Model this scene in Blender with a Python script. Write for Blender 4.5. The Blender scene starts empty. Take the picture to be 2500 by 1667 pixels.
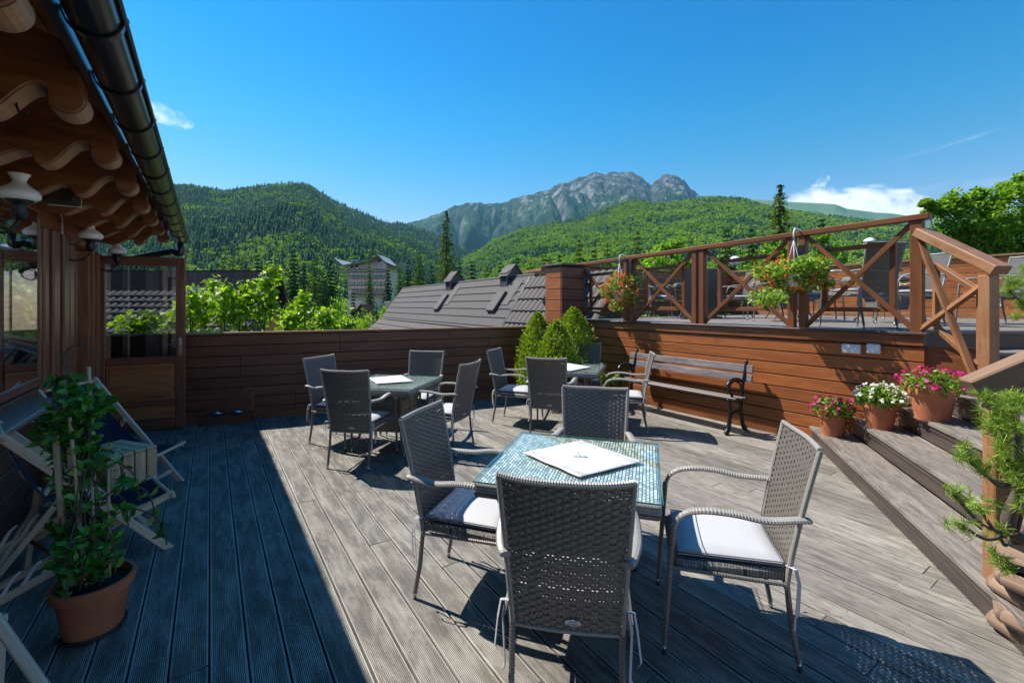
import bpy, math, random
import numpy as np
from mathutils import Vector, Matrix
random.seed(7); rng = np.random.default_rng(7)
R = math.radians
S = bpy.context.scene
C = S.collection
# ---------------------------------------------------------------- camera
FPX, HZ, HC = 1090.0, 745.0, 1.6          # focal length (in widths of 2500), horizon row, eye height
cam = bpy.data.cameras.new('camera'); cob = bpy.data.objects.new('camera', cam); C.objects.link(cob)
cob.location = (0, 0, HC); cob.rotation_euler = (R(90), 0, 0)
cam.sensor_width = 36; cam.lens = 36 * FPX / 2500.0
cam.shift_y = -(833.5 - HZ) / 2500.0
cam.clip_start = 0.05; cam.clip_end = 20000
S.camera = cob
# ---------------------------------------------------------------- world, sun, exposure
SAZ, SEL = math.atan2(-.86, .51), R(54)
w = bpy.data.worlds.new("World"); S.world = w; w.use_nodes = True
nt = w.node_tree; N = nt.nodes; Lk = nt.links
for n in list(N): N.remove(n)
out = N.new('ShaderNodeOutputWorld'); bg = N.new('ShaderNodeBackground'); bg.inputs[1].default_value = 0.1
sky = N.new('ShaderNodeTexSky'); sky.sky_type = 'NISHITA'; sky.sun_disc = False
sky.sun_elevation = SEL; sky.sun_rotation = SAZ; sky.altitude = 900; sky.air_density = 1.0; sky.dust_density = 0.3; sky.ozone_density = 3.0
hs = N.new('ShaderNodeHueSaturation'); hs.inputs['Saturation'].default_value = 1.38; hs.inputs['Hue'].default_value = .488; hs.inputs['Value'].default_value = 1.0
Lk.new(sky.outputs[0], hs.inputs['Color'])
tc = N.new('ShaderNodeTexCoord')
def wmath(op, a, b=None, c=None):
    m = N.new('ShaderNodeMath'); m.operation = op
    for i, v in enumerate((a, b, c)):
        if v is None: continue
        if isinstance(v, (int, float)): m.inputs[i].default_value = v
        else: Lk.new(v, m.inputs[i])
    return m.outputs[0]
sep = N.new('ShaderNodeSeparateXYZ'); Lk.new(tc.outputs['Generated'], sep.inputs[0])
az = wmath('ARCTAN2', sep.outputs[0], sep.outputs[1]); el = wmath('ARCSINE', sep.outputs[2])
def cloud(a0, e0, wa, we, tilt, scale, thr, soft, dens):
    """a wisp of cloud round the direction (azimuth a0, elevation e0), degrees"""
    da = wmath('SUBTRACT', az, R(a0)); de = wmath('SUBTRACT', el, R(e0))
    ct, st = math.cos(R(tilt)), math.sin(R(tilt))
    u = wmath('DIVIDE', wmath('ADD', wmath('MULTIPLY', da, ct), wmath('MULTIPLY', de, st)), R(wa))
    v = wmath('DIVIDE', wmath('SUBTRACT', wmath('MULTIPLY', de, ct), wmath('MULTIPLY', da, st)), R(we))
    cx = N.new('ShaderNodeCombineXYZ'); Lk.new(u, cx.inputs[0]); Lk.new(wmath('MULTIPLY', v, .55), cx.inputs[1])
    no = N.new('ShaderNodeTexNoise'); no.inputs['Scale'].default_value = scale; no.inputs['Detail'].default_value = 7; no.inputs['Roughness'].default_value = .55
    no.inputs['Distortion'].default_value = .4
    Lk.new(cx.outputs[0], no.inputs['Vector'])
    r2 = wmath('ADD', wmath('MULTIPLY', u, u), wmath('MULTIPLY', v, v))
    f = wmath('SUBTRACT', wmath('ADD', no.outputs[0], thr), wmath('MULTIPLY', r2, .45))
    m = N.new('ShaderNodeMapRange'); m.inputs[1].default_value = .5; m.inputs[2].default_value = .5 + soft; m.inputs[4].default_value = dens; m.interpolation_type = 'SMOOTHSTEP'
    Lk.new(f, m.inputs[0]); return m.outputs[0]
tr_ = N.new('ShaderNodeValToRGB'); Lk.new(wmath('MULTIPLY', el, 1.6), tr_.inputs[0])
for p_ in (.22, .45, .6, .8): tr_.color_ramp.elements.new(p_)
for e_, c_ in zip(tr_.color_ramp.elements, ((1.15, .92, .92, 1), (2.0, .92, .84, 1), (1.05, .98, .93, 1), (.5, .99, 1.02, 1), (.08, .90, 1.07, 1), (.0, .84, 1.06, 1))): e_.color = c_
tint = N.new('ShaderNodeMixRGB'); tint.blend_type = 'MULTIPLY'; tint.inputs[0].default_value = 1; Lk.new(hs.outputs[0], tint.inputs[1]); Lk.new(tr_.outputs[0], tint.inputs[2])
cl = cloud(37.5, 9.6, 7.5, 3.0, -8, 2.2, .32, .22, .95)
for args in ((34.6, 12.6, 1.5, .9, 40, 2.5, .2, .35, .6), (-38.3, 18.7, 3.6, 1.3, -14, 2.2, .28, .4, .55), (45, 14.6, 9, .55, 12, 1.4, .12, .45, .3),
             (46, 11.0, 10, 1.6, 8, 1.6, .1, .5, .38), (-7, 14.5, 8, .8, 4, 1.6, .0, .4, .15), (-40, 16.5, 3.5, .8, -20, 2.2, .02, .4, .2)):
    cl = wmath('MAXIMUM', cl, cloud(*args))
mx = N.new('ShaderNodeMixRGB'); Lk.new(cl, mx.inputs[0]); Lk.new(tint.outputs[0], mx.inputs[1]); mx.inputs[2].default_value = (7.2, 7.5, 8.0, 1)
Lk.new(mx.outputs[0], bg.inputs[0]); Lk.new(bg.outputs[0], out.inputs[0])
sl = bpy.data.lights.new('sun', 'SUN'); sl.energy = 5.0; sl.angle = R(.5); sl.color = (1, .94, .84)
so = bpy.data.objects.new('sun', sl); C.objects.link(so)
so.rotation_euler = Vector((.86 * math.cos(SEL), -.51 * math.cos(SEL), -math.sin(SEL))).to_track_quat('-Z', 'Y').to_euler()
S.view_settings.view_transform = 'Standard'; S.view_settings.look = 'None'; S.view_settings.exposure = 0.84; S.view_settings.gamma = 1
S.render.engine = 'CYCLES'

# ---------------------------------------------------------------- frames
DD = R(34.06)                       # the terrace boards run 34 degrees left of the view
def F(c, s, z=0.0): return Vector((math.cos(DD) * c - math.sin(DD) * s, math.sin(DD) * c + math.cos(DD) * s, z))
def G(px, py, z=0.0):
    Y = FPX * (HC - z) / (py - HZ); return Vector(((px - 1250) * Y / FPX, Y, z))
def P(px, py, Y): return Vector(((px - 1250) * Y / FPX, Y, HC - (py - HZ) * Y / FPX))
def tocs(v): return (v.x * math.cos(DD) + v.y * math.sin(DD), -v.x * math.sin(DD) + v.y * math.cos(DD))

# ---------------------------------------------------------------- mesh building
def parent_matrix(o):
    m = Matrix.Identity(4)
    while o is not None:
        m = o.matrix_basis @ m; o = o.parent
    return m
class MB:
    def __init__(s): s.v = []; s.f = []; s.uv = []
    def add(s, vs, fs, uvs=None):
        b = len(s.v); s.v += [tuple(v) for v in vs]
        for i, f in enumerate(fs):
            s.f.append([b + k for k in f])
            s.uv.append(uvs[i] if uvs else [(0, 0)] * len(f))
        return s
    def box(s, lo, hi, M=None, grain=None):
        (x0, y0, z0), (x1, y1, z1) = lo, hi
        vs = [Vector(p) for p in ((x0, y0, z0), (x1, y0, z0), (x1, y1, z0), (x0, y1, z0), (x0, y0, z1), (x1, y0, z1), (x1, y1, z1), (x0, y1, z1))]
        dims = (x1 - x0, y1 - y0, z1 - z0); g = grain if grain is not None else max(range(3), key=lambda i: dims[i])
        fs = [(0, 3, 2, 1), (4, 5, 6, 7), (0, 1, 5, 4), (1, 2, 6, 5), (2, 3, 7, 6), (3, 0, 4, 7)]
        ax = [(0, 1), (0, 1), (0, 2), (1, 2), (0, 2), (1, 2)]
        ou, ov = random.random() * 50, random.randint(0, 400)
        uvs = []
        for f, (a, b) in zip(fs, ax):
            if b == g: a, b = b, a
            if a != g and b != g: pass
            uvs.append([(vs[k][a] - (lo[a]) + ou, vs[k][b] - lo[b] + ov) for k in f])
        if M is not None: vs = [M @ v for v in vs]
        return s.add(vs, fs, uvs)
    def beam(s, p, q, w, h, up=(0, 0, 1), ext=0.0):
        p, q = Vector(p), Vector(q); d = (q - p); L = d.length; d.normalize()
        u = Vector(up); sd = d.cross(u)
        if sd.length < 1e-4: sd = d.cross(Vector((1, 0, 0)))
        sd.normalize(); u = sd.cross(d)
        M = Matrix((( d.x, sd.x, u.x, p.x), (d.y, sd.y, u.y, p.y), (d.z, sd.z, u.z, p.z), (0, 0, 0, 1)))
        return s.box((-ext, -w / 2, -h / 2), (L + ext, w / 2, h / 2), M)
    def tube(s, pts, r, n=8, cap=True, rings=None, flat=None):
        """swept tube; r number or list; flat=(w,h) half sizes list for an oval section"""
        pts = [Vector(p) for p in pts]; m = len(pts)
        if rings:
            P2 = []; R2 = []
            rr = r if isinstance(r, (list, tuple)) else [r] * m
            for i in range(m - 1):
                L = (pts[i + 1] - pts[i]).length; k = max(1, int(L / rings))
                for j in range(k):
                    t = j / k; P2.append(pts[i].lerp(pts[i + 1], t)); R2.append((rr[i] * (1 - t) + rr[i + 1] * t) * (1.0 if len(P2) % 2 else .86))
            P2.append(pts[-1]); R2.append(rr[-1]); pts = P2; r = R2; m = len(pts)
        if not isinstance(r, (list, tuple)): r = [r] * m
        ref = Vector((0, 0, 1)); vs = []; prev = None
        for i in range(m):
            t = (pts[min(i + 1, m - 1)] - pts[max(i - 1, 0)]); t.normalize()
            if prev is None:
                a = t.cross(ref)
                if a.length < .05: a = t.cross(Vector((1, 0, 0)))
            else: a = prev - t * prev.dot(t)
            a.normalize(); prev = a; b = t.cross(a)
            for k in range(n):
                th = 2 * math.pi * k / n
                vs.append(pts[i] + a * math.cos(th) * r[i] * (flat[0] if flat else 1) + b * math.sin(th) * r[i] * (flat[1] if flat else 1))
        fs = []; uvs = []; L = 0; ou = random.random() * 50
        for i in range(m - 1):
            L2 = L + (pts[i + 1] - pts[i]).length
            for k in range(n):
                fs.append((i * n + k, i * n + (k + 1) % n, (i + 1) * n + (k + 1) % n, (i + 1) * n + k))
                a, b = k * .02, (k + 1) * .02
                uvs.append([(L + ou, a), (L + ou, b), (L2 + ou, b), (L2 + ou, a)])
            L = L2
        if cap:
            fs.append(tuple(reversed(range(n)))); fs.append(tuple((m - 1) * n + k for k in range(n)))
            uvs += [[(0, 0)] * n] * 2
        return s.add(vs, fs, uvs)
    def lathe(s, prof, o=(0, 0, 0), n=28):
        vs = []; o = Vector(o)
        for r, z in prof:
            for k in range(n):
                a = 2 * math.pi * k / n; vs.append(o + Vector((r * math.cos(a), r * math.sin(a), z)))
        fs = [(i * n + k, i * n + (k + 1) % n, (i + 1) * n + (k + 1) % n, (i + 1) * n + k) for i in range(len(prof) - 1) for k in range(n)]
        if prof[0][0] > 1e-4: fs.append(tuple(reversed(range(n))))
        if prof[-1][0] > 1e-4: fs.append(tuple((len(prof) - 1) * n + k for k in range(n)))
        return s.add(vs, fs)
    def prism(s, poly, d, M=None, grain=None):
        """polygon (3D points) extruded by the vector d"""
        a = [Vector(p) for p in poly]; d = Vector(d); n = len(a)
        vs = a + [p + d for p in a]
        fs = [tuple(range(n)), tuple(reversed(range(n, 2 * n)))] + [(k + n, (k + 1) % n + n, (k + 1) % n, k) for k in range(n)]
        ou = random.random() * 40; uvs = []
        g = Vector(grain).normalized() if grain is not None else (a[1] - a[0]).normalized()
        for f in fs:
            uvs.append([(vs[k].dot(g) + ou, (vs[k] - g * vs[k].dot(g)).dot(Vector((.577, .577, .577))) + ou * 3) for k in f])
        if M is not None: vs = [M @ v for v in vs]
        return s.add(vs, fs, uvs)
    def build(s, name, mat, parent=None, smooth=False, bevel=0, fix=True):
        me = bpy.data.meshes.new(name)
        vs = s.v
        if parent is not None:
            M = parent_matrix(parent).inverted()
            A = np.array(vs) if len(vs) else np.zeros((0, 3))
            A = A @ np.array(M.to_3x3()).T + np.array(M.translation); vs = A.tolist()
        me.from_pydata(vs, [], s.f)
        uvl = me.uv_layers.new(name='UVMap')
        flat = [c for f in s.uv for uv in f for c in uv]
        uvl.data.foreach_set('uv', flat)
        if smooth: me.polygons.foreach_set('use_smooth', [True] * len(s.f))
        if fix:
            import bmesh
            b = bmesh.new(); b.from_mesh(me); bmesh.ops.recalc_face_normals(b, faces=b.faces); b.to_mesh(me); b.free()
        if mat: me.materials.append(mat)
        o = bpy.data.objects.new(name, me); C.objects.link(o)
        if parent is not None: o.parent = parent
        if bevel:
            m = o.modifiers.new('b', 'BEVEL'); m.width = bevel; m.segments = 1; m.limit_method = 'ANGLE'
        return o
def catmull(pts, m=6):
    pts = [Vector(p) for p in pts]; out_ = []
    for i in range(len(pts) - 1):
        a0, a1, a2, a3 = pts[max(i - 1, 0)], pts[i], pts[i + 1], pts[min(i + 2, len(pts) - 1)]
        for q_ in range(m):
            t_ = q_ / m; out_.append(.5 * ((2 * a1) + (a2 - a0) * t_ + (2 * a0 - 5 * a1 + 4 * a2 - a3) * t_ ** 2 + (3 * a1 - a0 - 3 * a2 + a3) * t_ ** 3))
    return out_ + [pts[-1]]
def MBF():                                          # a builder whose boxes are given in the terrace frame
    b = MB(); Mx = Matrix.Rotation(DD, 4, 'Z'); ob = b.box
    b.fbox = lambda c0, c1, s0, s1, z0, z1, grain=None: ob((c0, s0, z0), (c1, s1, z1), Mx, grain)
    return b
def tag(o, label=None, cat=None, group=None, kind=None):
    if label: o['label'] = label
    if cat: o['category'] = cat
    if group: o['group'] = group
    if kind: o['kind'] = kind
    return o
def thing(name, loc, rz=0.0, label=None, cat=None, group=None):
    o = bpy.data.objects.new(name, None); C.objects.link(o); o.location = loc; o.rotation_euler = (0, 0, rz)
    o.empty_display_size = .1
    return tag(o, label, cat, group)
def copy_tree(o, parent=None):
    c = o.copy(); C.objects.link(c)
    if parent is not None: c.parent = parent
    for ch in [x for x in KIDS.get(o.name, [])]: KIDS.setdefault(c.name, []).append(copy_tree(ch, c))
    return c
KIDS = {}
def index_kids(o):
    KIDS[o.name] = list(o.children)
    for ch in o.children: index_kids(ch)

# ---------------------------------------------------------------- materials
MAT = {}
class NT:
    def __init__(s, name):
        s.m = bpy.data.materials.new(name); s.m.use_nodes = True; s.t = s.m.node_tree; s.n = s.t.nodes; s.l = s.t.links
        s.b = s.n['Principled BSDF']; MAT[name] = s.m
    def new(s, t, **kw):
        n = s.n.new(t)
        for k, v in kw.items():
            if k in n.inputs: n.inputs[k].default_value = v
            else: setattr(n, k, v)
        return n
    def math(s, op, a, b=None):
        m = s.n.new('ShaderNodeMath'); m.operation = op
        for i, v in enumerate((a, b)):
            if v is None: continue
            if isinstance(v, (int, float)): m.inputs[i].default_value = v
            else: s.l.new(v, m.inputs[i])
        return m.outputs[0]
    def ramp(s, fac, stops):
        r = s.n.new('ShaderNodeValToRGB'); e = r.color_ramp.elements
        while len(e) < len(stops): e.new(.5)
        for el_, (p, c) in zip(e, stops): el_.position = p; el_.color = (*c, 1) if len(c) == 3 else c
        s.l.new(fac, r.inputs[0]); return r.outputs[0]
    def mix(s, fac, a, b, mode='MIX'):
        m = s.n.new('ShaderNodeMixRGB'); m.blend_type = mode
        for i, v in enumerate((fac, a, b)):
            if isinstance(v, (int, float)): m.inputs[i].default_value = v
            elif isinstance(v, tuple): m.inputs[i].default_value = (*v, 1)
            else: s.l.new(v, m.inputs[i])
        return m.outputs[0]
    def noise(s, vec, scale, detail=4, rough=.55, dist=0):
        n = s.n.new('ShaderNodeTexNoise'); n.inputs['Scale'].default_value = scale; n.inputs['Detail'].default_value = detail
        n.inputs['Roughness'].default_value = rough; n.inputs['Distortion'].default_value = dist
        if vec is not None: s.l.new(vec, n.inputs['Vector'])
        return n.outputs[0]
    def mapping(s, vec, scale=(1, 1, 1), rot=(0, 0, 0)):
        m = s.n.new('ShaderNodeMapping'); m.inputs['Scale'].default_value = scale; m.inputs['Rotation'].default_value = rot; s.l.new(vec, m.inputs[0]); return m.outputs[0]
    def bump(s, h, strength, dist, nrm=None):
        b = s.n.new('ShaderNodeBump'); b.inputs['Strength'].default_value = strength; b.inputs['Distance'].default_value = dist
        s.l.new(h, b.inputs['Height'])
        if nrm: s.l.new(nrm, b.inputs['Normal'])
        s.l.new(b.outputs[0], s.b.inputs['Normal']); return b.outputs[0]
    def col(s, c):
        if isinstance(c, tuple): s.b.inputs['Base Color'].default_value = (*c, 1)
        else: s.l.new(c, s.b.inputs['Base Color'])
    def rough(s, r):
        if isinstance(r, (int, float)): s.b.inputs['Roughness'].default_value = r
        else: s.l.new(r, s.b.inputs['Roughness'])
def wood(name, a, b, rough=.5, gs=30, contrast=.5, knots=.0, varia=.35, bump=.3, ribs=0, spec=.5, wear=None, uscale=1.6):
    m = NT(name); uv = m.new('ShaderNodeTexCoord').outputs['UV']
    g = m.noise(m.mapping(uv, (uscale, gs, 1)), 1.0, 6, .65, .8)
    g2 = m.noise(m.mapping(uv, (uscale * 3, gs * 4, 1)), 1.0, 3, .65)
    gg = m.math('ADD', m.math('MULTIPLY', g, .65), m.math('MULTIPLY', g2, .35))
    col = m.ramp(gg, [(.5 - contrast * .3, a), (.5 + contrast * .3, b)])
    geo = m.new('ShaderNodeNewGeometry')
    var = m.math('ADD', m.math('MULTIPLY', geo.outputs['Random Per Island'], varia * 2), 1 - varia)
    col = m.mix(1, col, m.n_rgb(var) if hasattr(m, 'n_rgb') else var, 'MULTIPLY')
    big = m.noise(m.mapping(uv, (1.2, 5, 1)), 1.0, 4, .6)
    col = m.mix(m.math('MULTIPLY', m.math('SUBTRACT', big, .35), .9), col, tuple(x * .55 for x in a))
    h = gg
    if ribs or name == 'deck_flat':
        vo = m.new('ShaderNodeTexVoronoi'); vo.inputs['Scale'].default_value = 1.0; m.l.new(m.mapping(uv, (2.1, 5.5, 1)), vo.inputs['Vector'])
        kn = m.ramp(vo.outputs['Distance'], [(.03, (1, 1, 1)), (.085, (0, 0, 0))]); col = m.mix(m.math('MULTIPLY', kn, .6), col, (.03, .024, .018))
        sp0 = m.new('ShaderNodeSeparateXYZ'); m.l.new(uv, sp0.inputs[0]); fx = m.math('ABSOLUTE', m.math('SUBTRACT', m.math('FRACT', m.math('DIVIDE', sp0.outputs[0], .6)), .5)); fv = m.math('FRACT', sp0.outputs[1])
        d1 = m.math('MINIMUM', m.math('ABSOLUTE', m.math('SUBTRACT', fv, .03)), m.math('ABSOLUTE', m.math('SUBTRACT', fv, .11)))
        sc = m.math('LESS_THAN', m.math('ADD', m.math('POWER', m.math('MULTIPLY', fx, .6), 2), m.math('POWER', d1, 2)), .0000180)
        col = m.mix(m.math('MULTIPLY', sc, .85), col, (.02, .018, .016))
    if wear:
        obj = m.new('ShaderNodeTexCoord').outputs['Object']
        wn = m.ramp(m.noise(obj, 2.2, 6, .7), [(.45, (0, 0, 0)), (.62, (1, 1, 1))])
        col = m.mix(m.math('MULTIPLY', wn, .6), col, wear)
    if ribs:
        sp = m.new('ShaderNodeSeparateXYZ'); m.l.new(uv, sp.inputs[0])
        fr = m.math('FRACT', sp.outputs[1])                         # v, metres across the board
        ed = m.math('MULTIPLY', m.math('GREATER_THAN', fr, .009), m.math('LESS_THAN', fr, .131))
        rb = m.math('SINE', m.math('MULTIPLY', sp.outputs[1], 2 * math.pi / .0075))
        rb = m.math('MULTIPLY', m.math('MULTIPLY', rb, .5), ed)
        col = m.mix(m.math('MULTIPLY', m.math('MAXIMUM', m.math('MULTIPLY', rb, -1), 0), 1.3), col, tuple(x * .25 for x in a))
        col = m.mix(m.math('MULTIPLY', m.math('SUBTRACT', 1.0, ed), .45), col, (.42, .40, .36))
        wr = m.noise(m.mapping(uv, (3.0, 11, 1)), 1.0, 6, .68, .3); wm = m.ramp(wr, [(.46, (0, 0, 0)), (.62, (1, 1, 1))])
        top = m.math('MAXIMUM', m.math('MULTIPLY', rb, 2), 0)
        col = m.mix(m.math('MULTIPLY', m.math('MULTIPLY', top, wm), .75), col, (.62, .60, .54))
        dk = m.ramp(wr, [(.34, (1, 1, 1)), (.5, (0, 0, 0))]); col = m.mix(m.math('MULTIPLY', dk, .45), col, (.05, .045, .04))
        h = m.math('ADD', m.math('MULTIPLY', gg, .4), m.math('MULTIPLY', rb, .9))
    m.col(col); m.rough(rough); m.b.inputs['Specular IOR Level'].default_value = spec
    m.bump(h, bump, .004)
    return m.m
wood('deck_ribbed', (.085, .075, .063), (.33, .305, .26), .55, 26, .62, varia=.16, ribs=1, bump=.8, spec=.5)
wood('deck_flat', (.065, .057, .048), (.36, .33, .285), .6, 26, .62, varia=.25, bump=.8, spec=.4, uscale=4.5)
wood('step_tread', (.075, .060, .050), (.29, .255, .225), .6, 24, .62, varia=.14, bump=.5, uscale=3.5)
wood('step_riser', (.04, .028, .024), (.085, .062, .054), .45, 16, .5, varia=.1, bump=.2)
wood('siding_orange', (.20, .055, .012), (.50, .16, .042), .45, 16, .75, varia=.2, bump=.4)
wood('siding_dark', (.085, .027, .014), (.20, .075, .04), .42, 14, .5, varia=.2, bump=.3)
wood('rail_wood', (.10, .033, .011), (.27, .10, .036), .5, 16, .8, varia=.15, bump=.3, spec=.3)
wood('rail_light', (.16, .065, .026), (.37, .17, .07), .45, 18, .5, varia=.1, bump=.3, wear=(.34, .20, .11))
wood('beam_dark', (.12, .038, .014), (.34, .125, .05), .36, 12, .5, varia=.2, bump=.3)
wood('beam_bounce_lit', (.30, .15, .08), (.55, .32, .19), .5, 14, .5, varia=.1, bump=.3)  # beam wood made paler to carry the deck's bounced light
wood('soffit_wood', (.26, .09, .02), (.75, .34, .09), .4, 10, .7, varia=.3, bump=.3)
wood('frame_wood', (.13, .045, .026), (.30, .115, .068), .32, 14, .5, varia=.12, bump=.15)
wood('door_panel_wood', (.26, .085, .028), (.52, .20, .07), .32, 14, .5, varia=.12, bump=.2)
wood('beech', (.50, .38, .25), (.74, .62, .45), .4, 14, .4, varia=.1, bump=.1)
wood('crate_wood', (.30, .18, .09), (.72, .54, .32), .55, 12, .7, varia=.25, bump=.3)
wood('bench_wood', (.035, .026, .024), (.36, .32, .32), .4, 12, .7, varia=.12, bump=.5)
wood('gable_wood', (.60, .24, .045), (.85, .40, .09), .6, 6, .4, varia=.15, bump=.2)
wood('rail_weathered', (.13, .075, .045), (.30, .19, .125), .6, 22, .8, varia=.1, bump=.6, spec=.3)
wood('log_wood', (.10, .065, .045), (.38, .26, .19), .75, 34, .7, varia=.2, bump=1.0, spec=.2)
wood('ledge_wood', (.10, .09, .085), (.30, .28, .26), .35, 12, .7, varia=.1, bump=.3)
wood('bark', (.05, .035, .025), (.13, .10, .075), .9, 10, .6, varia=.2, bump=.8)
wood('bamboo', (.40, .28, .15), (.70, .54, .32), .5, 6, .5, varia=.15, bump=.2)

def plain(name, c, rough=.5, metal=0, spec=.5, var=0, vs=20, bump=0, coat=0, trans=0):
    m = NT(name); m.b.inputs['Metallic'].default_value = metal; m.b.inputs['Specular IOR Level'].default_value = spec; m.rough(rough)
    if coat: m.b.inputs['Coat Weight'].default_value = coat
    if var or bump:
        o = m.new('ShaderNodeTexCoord').outputs['Object']; n = m.noise(o, vs, 5, .6)
        m.col(m.mix(n, tuple(x * (1 - var) for x in c), tuple(min(1, x * (1 + var)) for x in c)))
        if bump: m.bump(n, bump, .01)
    else: m.col(c)
    return m.m
plain('gutter_metal', (.010, .012, .018), .26, 0, .6, coat=.15)
plain('flashing', (.06, .06, .065), .3, .6)
plain('iron', (.018, .022, .024), .35, .3, .6, .3, 60, .15)
plain('steel', (.55, .56, .58), .25, 1)
plain('bowl_steel', (.7, .72, .75), .12, 1)
plain('hook_white', (.62, .6, .58), .4)
plain('black_plastic', (.012, .012, .013), .35)
plain('opal_glass', (.93, .93, .91), .12, 0, .6, coat=.5)
plain('white_plastic', (.72, .72, .74), .35)
plain('navy_canvas', (.006, .011, .030), .8, 0, .2, .2, 300, .1)
plain('blue_canvas', (.02, .16, .52), .75, 0, .2, .1, 300, .1)
plain('print_white', (.75, .76, .8), .6)
plain('print_red', (.6, .05, .12), .6)
plain('print_dark', (.05, .05, .045), .6)
plain('print_blue', (.02, .18, .28), .6)
plain('wicker', (.135, .122, .108), .38, 0, .55, .25, 90)
plain('wicker_edge', (.27, .255, .23), .38, 0, .55, .25, 120)
plain('cushion', (.43, .43, .46), .6, 0, .4, .08, 5, .05)
plain('piping', (.25, .25, .28), .6)
plain('soil', (.02, .013, .009), .9, 0, .2, .5, 60, .8)
plain('glass_edge', (.10, .30, .24), .15, 0, .6)
plain('roof_metal', (.12, .108, .104), .75, .0, .15, .12, 3, .05)
plain('roof_trim', (.045, .043, .045), .35, .0, .5, .1, 8)
plain('concrete', (.45, .44, .42), .7, 0, .3, .12, 1.5)
plain('hotel_wall', (.62, .60, .55), .7, 0, .3, .15, .6)
plain('hotel_roof', (.32, .34, .36), .5, 0, .3, .2, .5)
plain('hotel_wood', (.2, .12, .07), .6, 0, .3, .2, 1)
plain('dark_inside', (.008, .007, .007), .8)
plain('curtain_red', (.06, .008, .008), .8)
plain('solar', (.03, .12, .3), .1, 0, .8)
plain('needle_tip', (.10, .30, .03), .5, 0, .4)
def terracotta():
    m = NT('terracotta'); o = m.new('ShaderNodeTexCoord').outputs['Object']
    n = m.noise(o, 6, 6, .65); n2 = m.noise(o, 40, 4, .6)
    c = m.ramp(n, [(.3, (.32, .085, .030)), (.7, (.50, .165, .065))])
    c = m.mix(m.math('MULTIPLY', n2, .15), c, (.5, .28, .2)); m.col(c); m.rough(.7); m.bump(n2, .15, .004)
terracotta()
def leafmat(name, dark, light, trans=.35, rough=.45, coat=0, obj_scale=1.5):
    """foliage: two greens mixed per leaf and by a coarse noise, with light passing through"""
    m = NT(name); g = m.new('ShaderNodeNewGeometry').outputs['Random Per Island']
    o = m.new('ShaderNodeTexCoord').outputs['Object']
    n = m.noise(o, obj_scale, 3, .6)
    f = m.math('ADD', m.math('MULTIPLY', g, .55), m.math('MULTIPLY', n, .45))
    c = m.ramp(f, [(.25, dark), (.72, light)])
    m.col(c); m.rough(rough); m.b.inputs['Specular IOR Level'].default_value = .4 if rough < .7 else .1
    tr = m.new('ShaderNodeBsdfTranslucent'); m.l.new(m.mix(1, c, (1.5, 1.6, .6), 'MULTIPLY'), tr.inputs[0])
    ms = m.new('ShaderNodeMixShader'); ms.inputs[0].default_value = trans
    m.l.new(m.b.outputs[0], ms.inputs[1]); m.l.new(tr.outputs[0], ms.inputs[2])
    m.l.new(ms.outputs[0], m.n['Material Output'].inputs[0]); return m.m
leafmat('maple_leaf', (.12, .22, .012), (.32, .46, .035), .5, .45)
leafmat('tree_leaf', (.07, .17, .012), (.26, .42, .04), .5, .45, obj_scale=.6)
leafmat('tree_leaf_light', (.10, .19, .015), (.26, .37, .045), .4, .5, obj_scale=.4)
leafmat('spruce_needles', (.008, .030, .006), (.04, .085, .012), .12, .8, obj_scale=.35)
leafmat('spruce_light', (.045, .085, .008), (.15, .21, .025), .2, .8, obj_scale=.35)
leafmat('dwarf_needles', (.10, .18, .010), (.36, .46, .04), .25, .55, obj_scale=9)
leafmat('pine_needles', (.08, .17, .010), (.34, .46, .06), .25, .45, obj_scale=8)
leafmat('pot_leaf', (.05, .13, .012), (.22, .34, .04), .3, .45, obj_scale=12)
leafmat('geranium_leaf', (.08, .18, .02), (.36, .50, .08), .3, .45, obj_scale=12)
leafmat('vine_leaf', (.018, .10, .012), (.10, .36, .05), .2, .22, obj_scale=10)
leafmat('petal_magenta', (.42, .008, .13), (.75, .03, .33), .3, .5, obj_scale=20)
leafmat('petal_white', (.62, .62, .66), (.85, .84, .86), .25, .5, obj_scale=20)
leafmat('petal_orange', (.75, .07, .03), (.95, .17, .10), .3, .5, obj_scale=20)
leafmat('forest_conifer', (.004, .028, .012), (.020, .078, .022), .05, .9, obj_scale=.02)
leafmat('forest_broadleaf', (.06, .16, .008), (.32, .46, .02), .15, .9, obj_scale=.012)
def glassmat(name, tint, ior, rough=.0, body=None):
    m = NT(name); m.n.remove(m.b)
    t = m.new('ShaderNodeBsdfTransparent'); t.inputs[0].default_value = (*tint, 1)
    g = m.new('ShaderNodeBsdfGlossy'); g.inputs['Roughness'].default_value = rough; g.inputs[0].default_value = (.95, .97, 1, 1)
    ge = m.new('ShaderNodeNewGeometry'); dp = m.new('ShaderNodeVectorMath', operation='DOT_PRODUCT'); m.l.new(ge.outputs['Normal'], dp.inputs[0]); m.l.new(ge.outputs['Incoming'], dp.inputs[1])
    f0 = ((ior - 1) / (ior + 1)) ** 2; om = m.math('SUBTRACT', 1.0, m.math('ABSOLUTE', dp.outputs['Value']))
    fr = m.math('ADD', f0, m.math('MULTIPLY', m.math('POWER', om, 5), 1 - f0))
    ms = m.new('ShaderNodeMixShader'); m.l.new(fr, ms.inputs[0]); m.l.new(t.outputs[0], ms.inputs[1]); m.l.new(g.outputs[0], ms.inputs[2])
    m.l.new(ms.outputs[0], m.n['Material Output'].inputs[0]); return m.m
glassmat('window_glass', (.5, .52, .52), 7.0); glassmat('door_glass', (.78, .8, .8), 2.9)
glassmat('table_glass', (.94, .988, .975), 1.42, .02); glassmat('clear_glass', (.8, .85, .84), 1.5)
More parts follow.
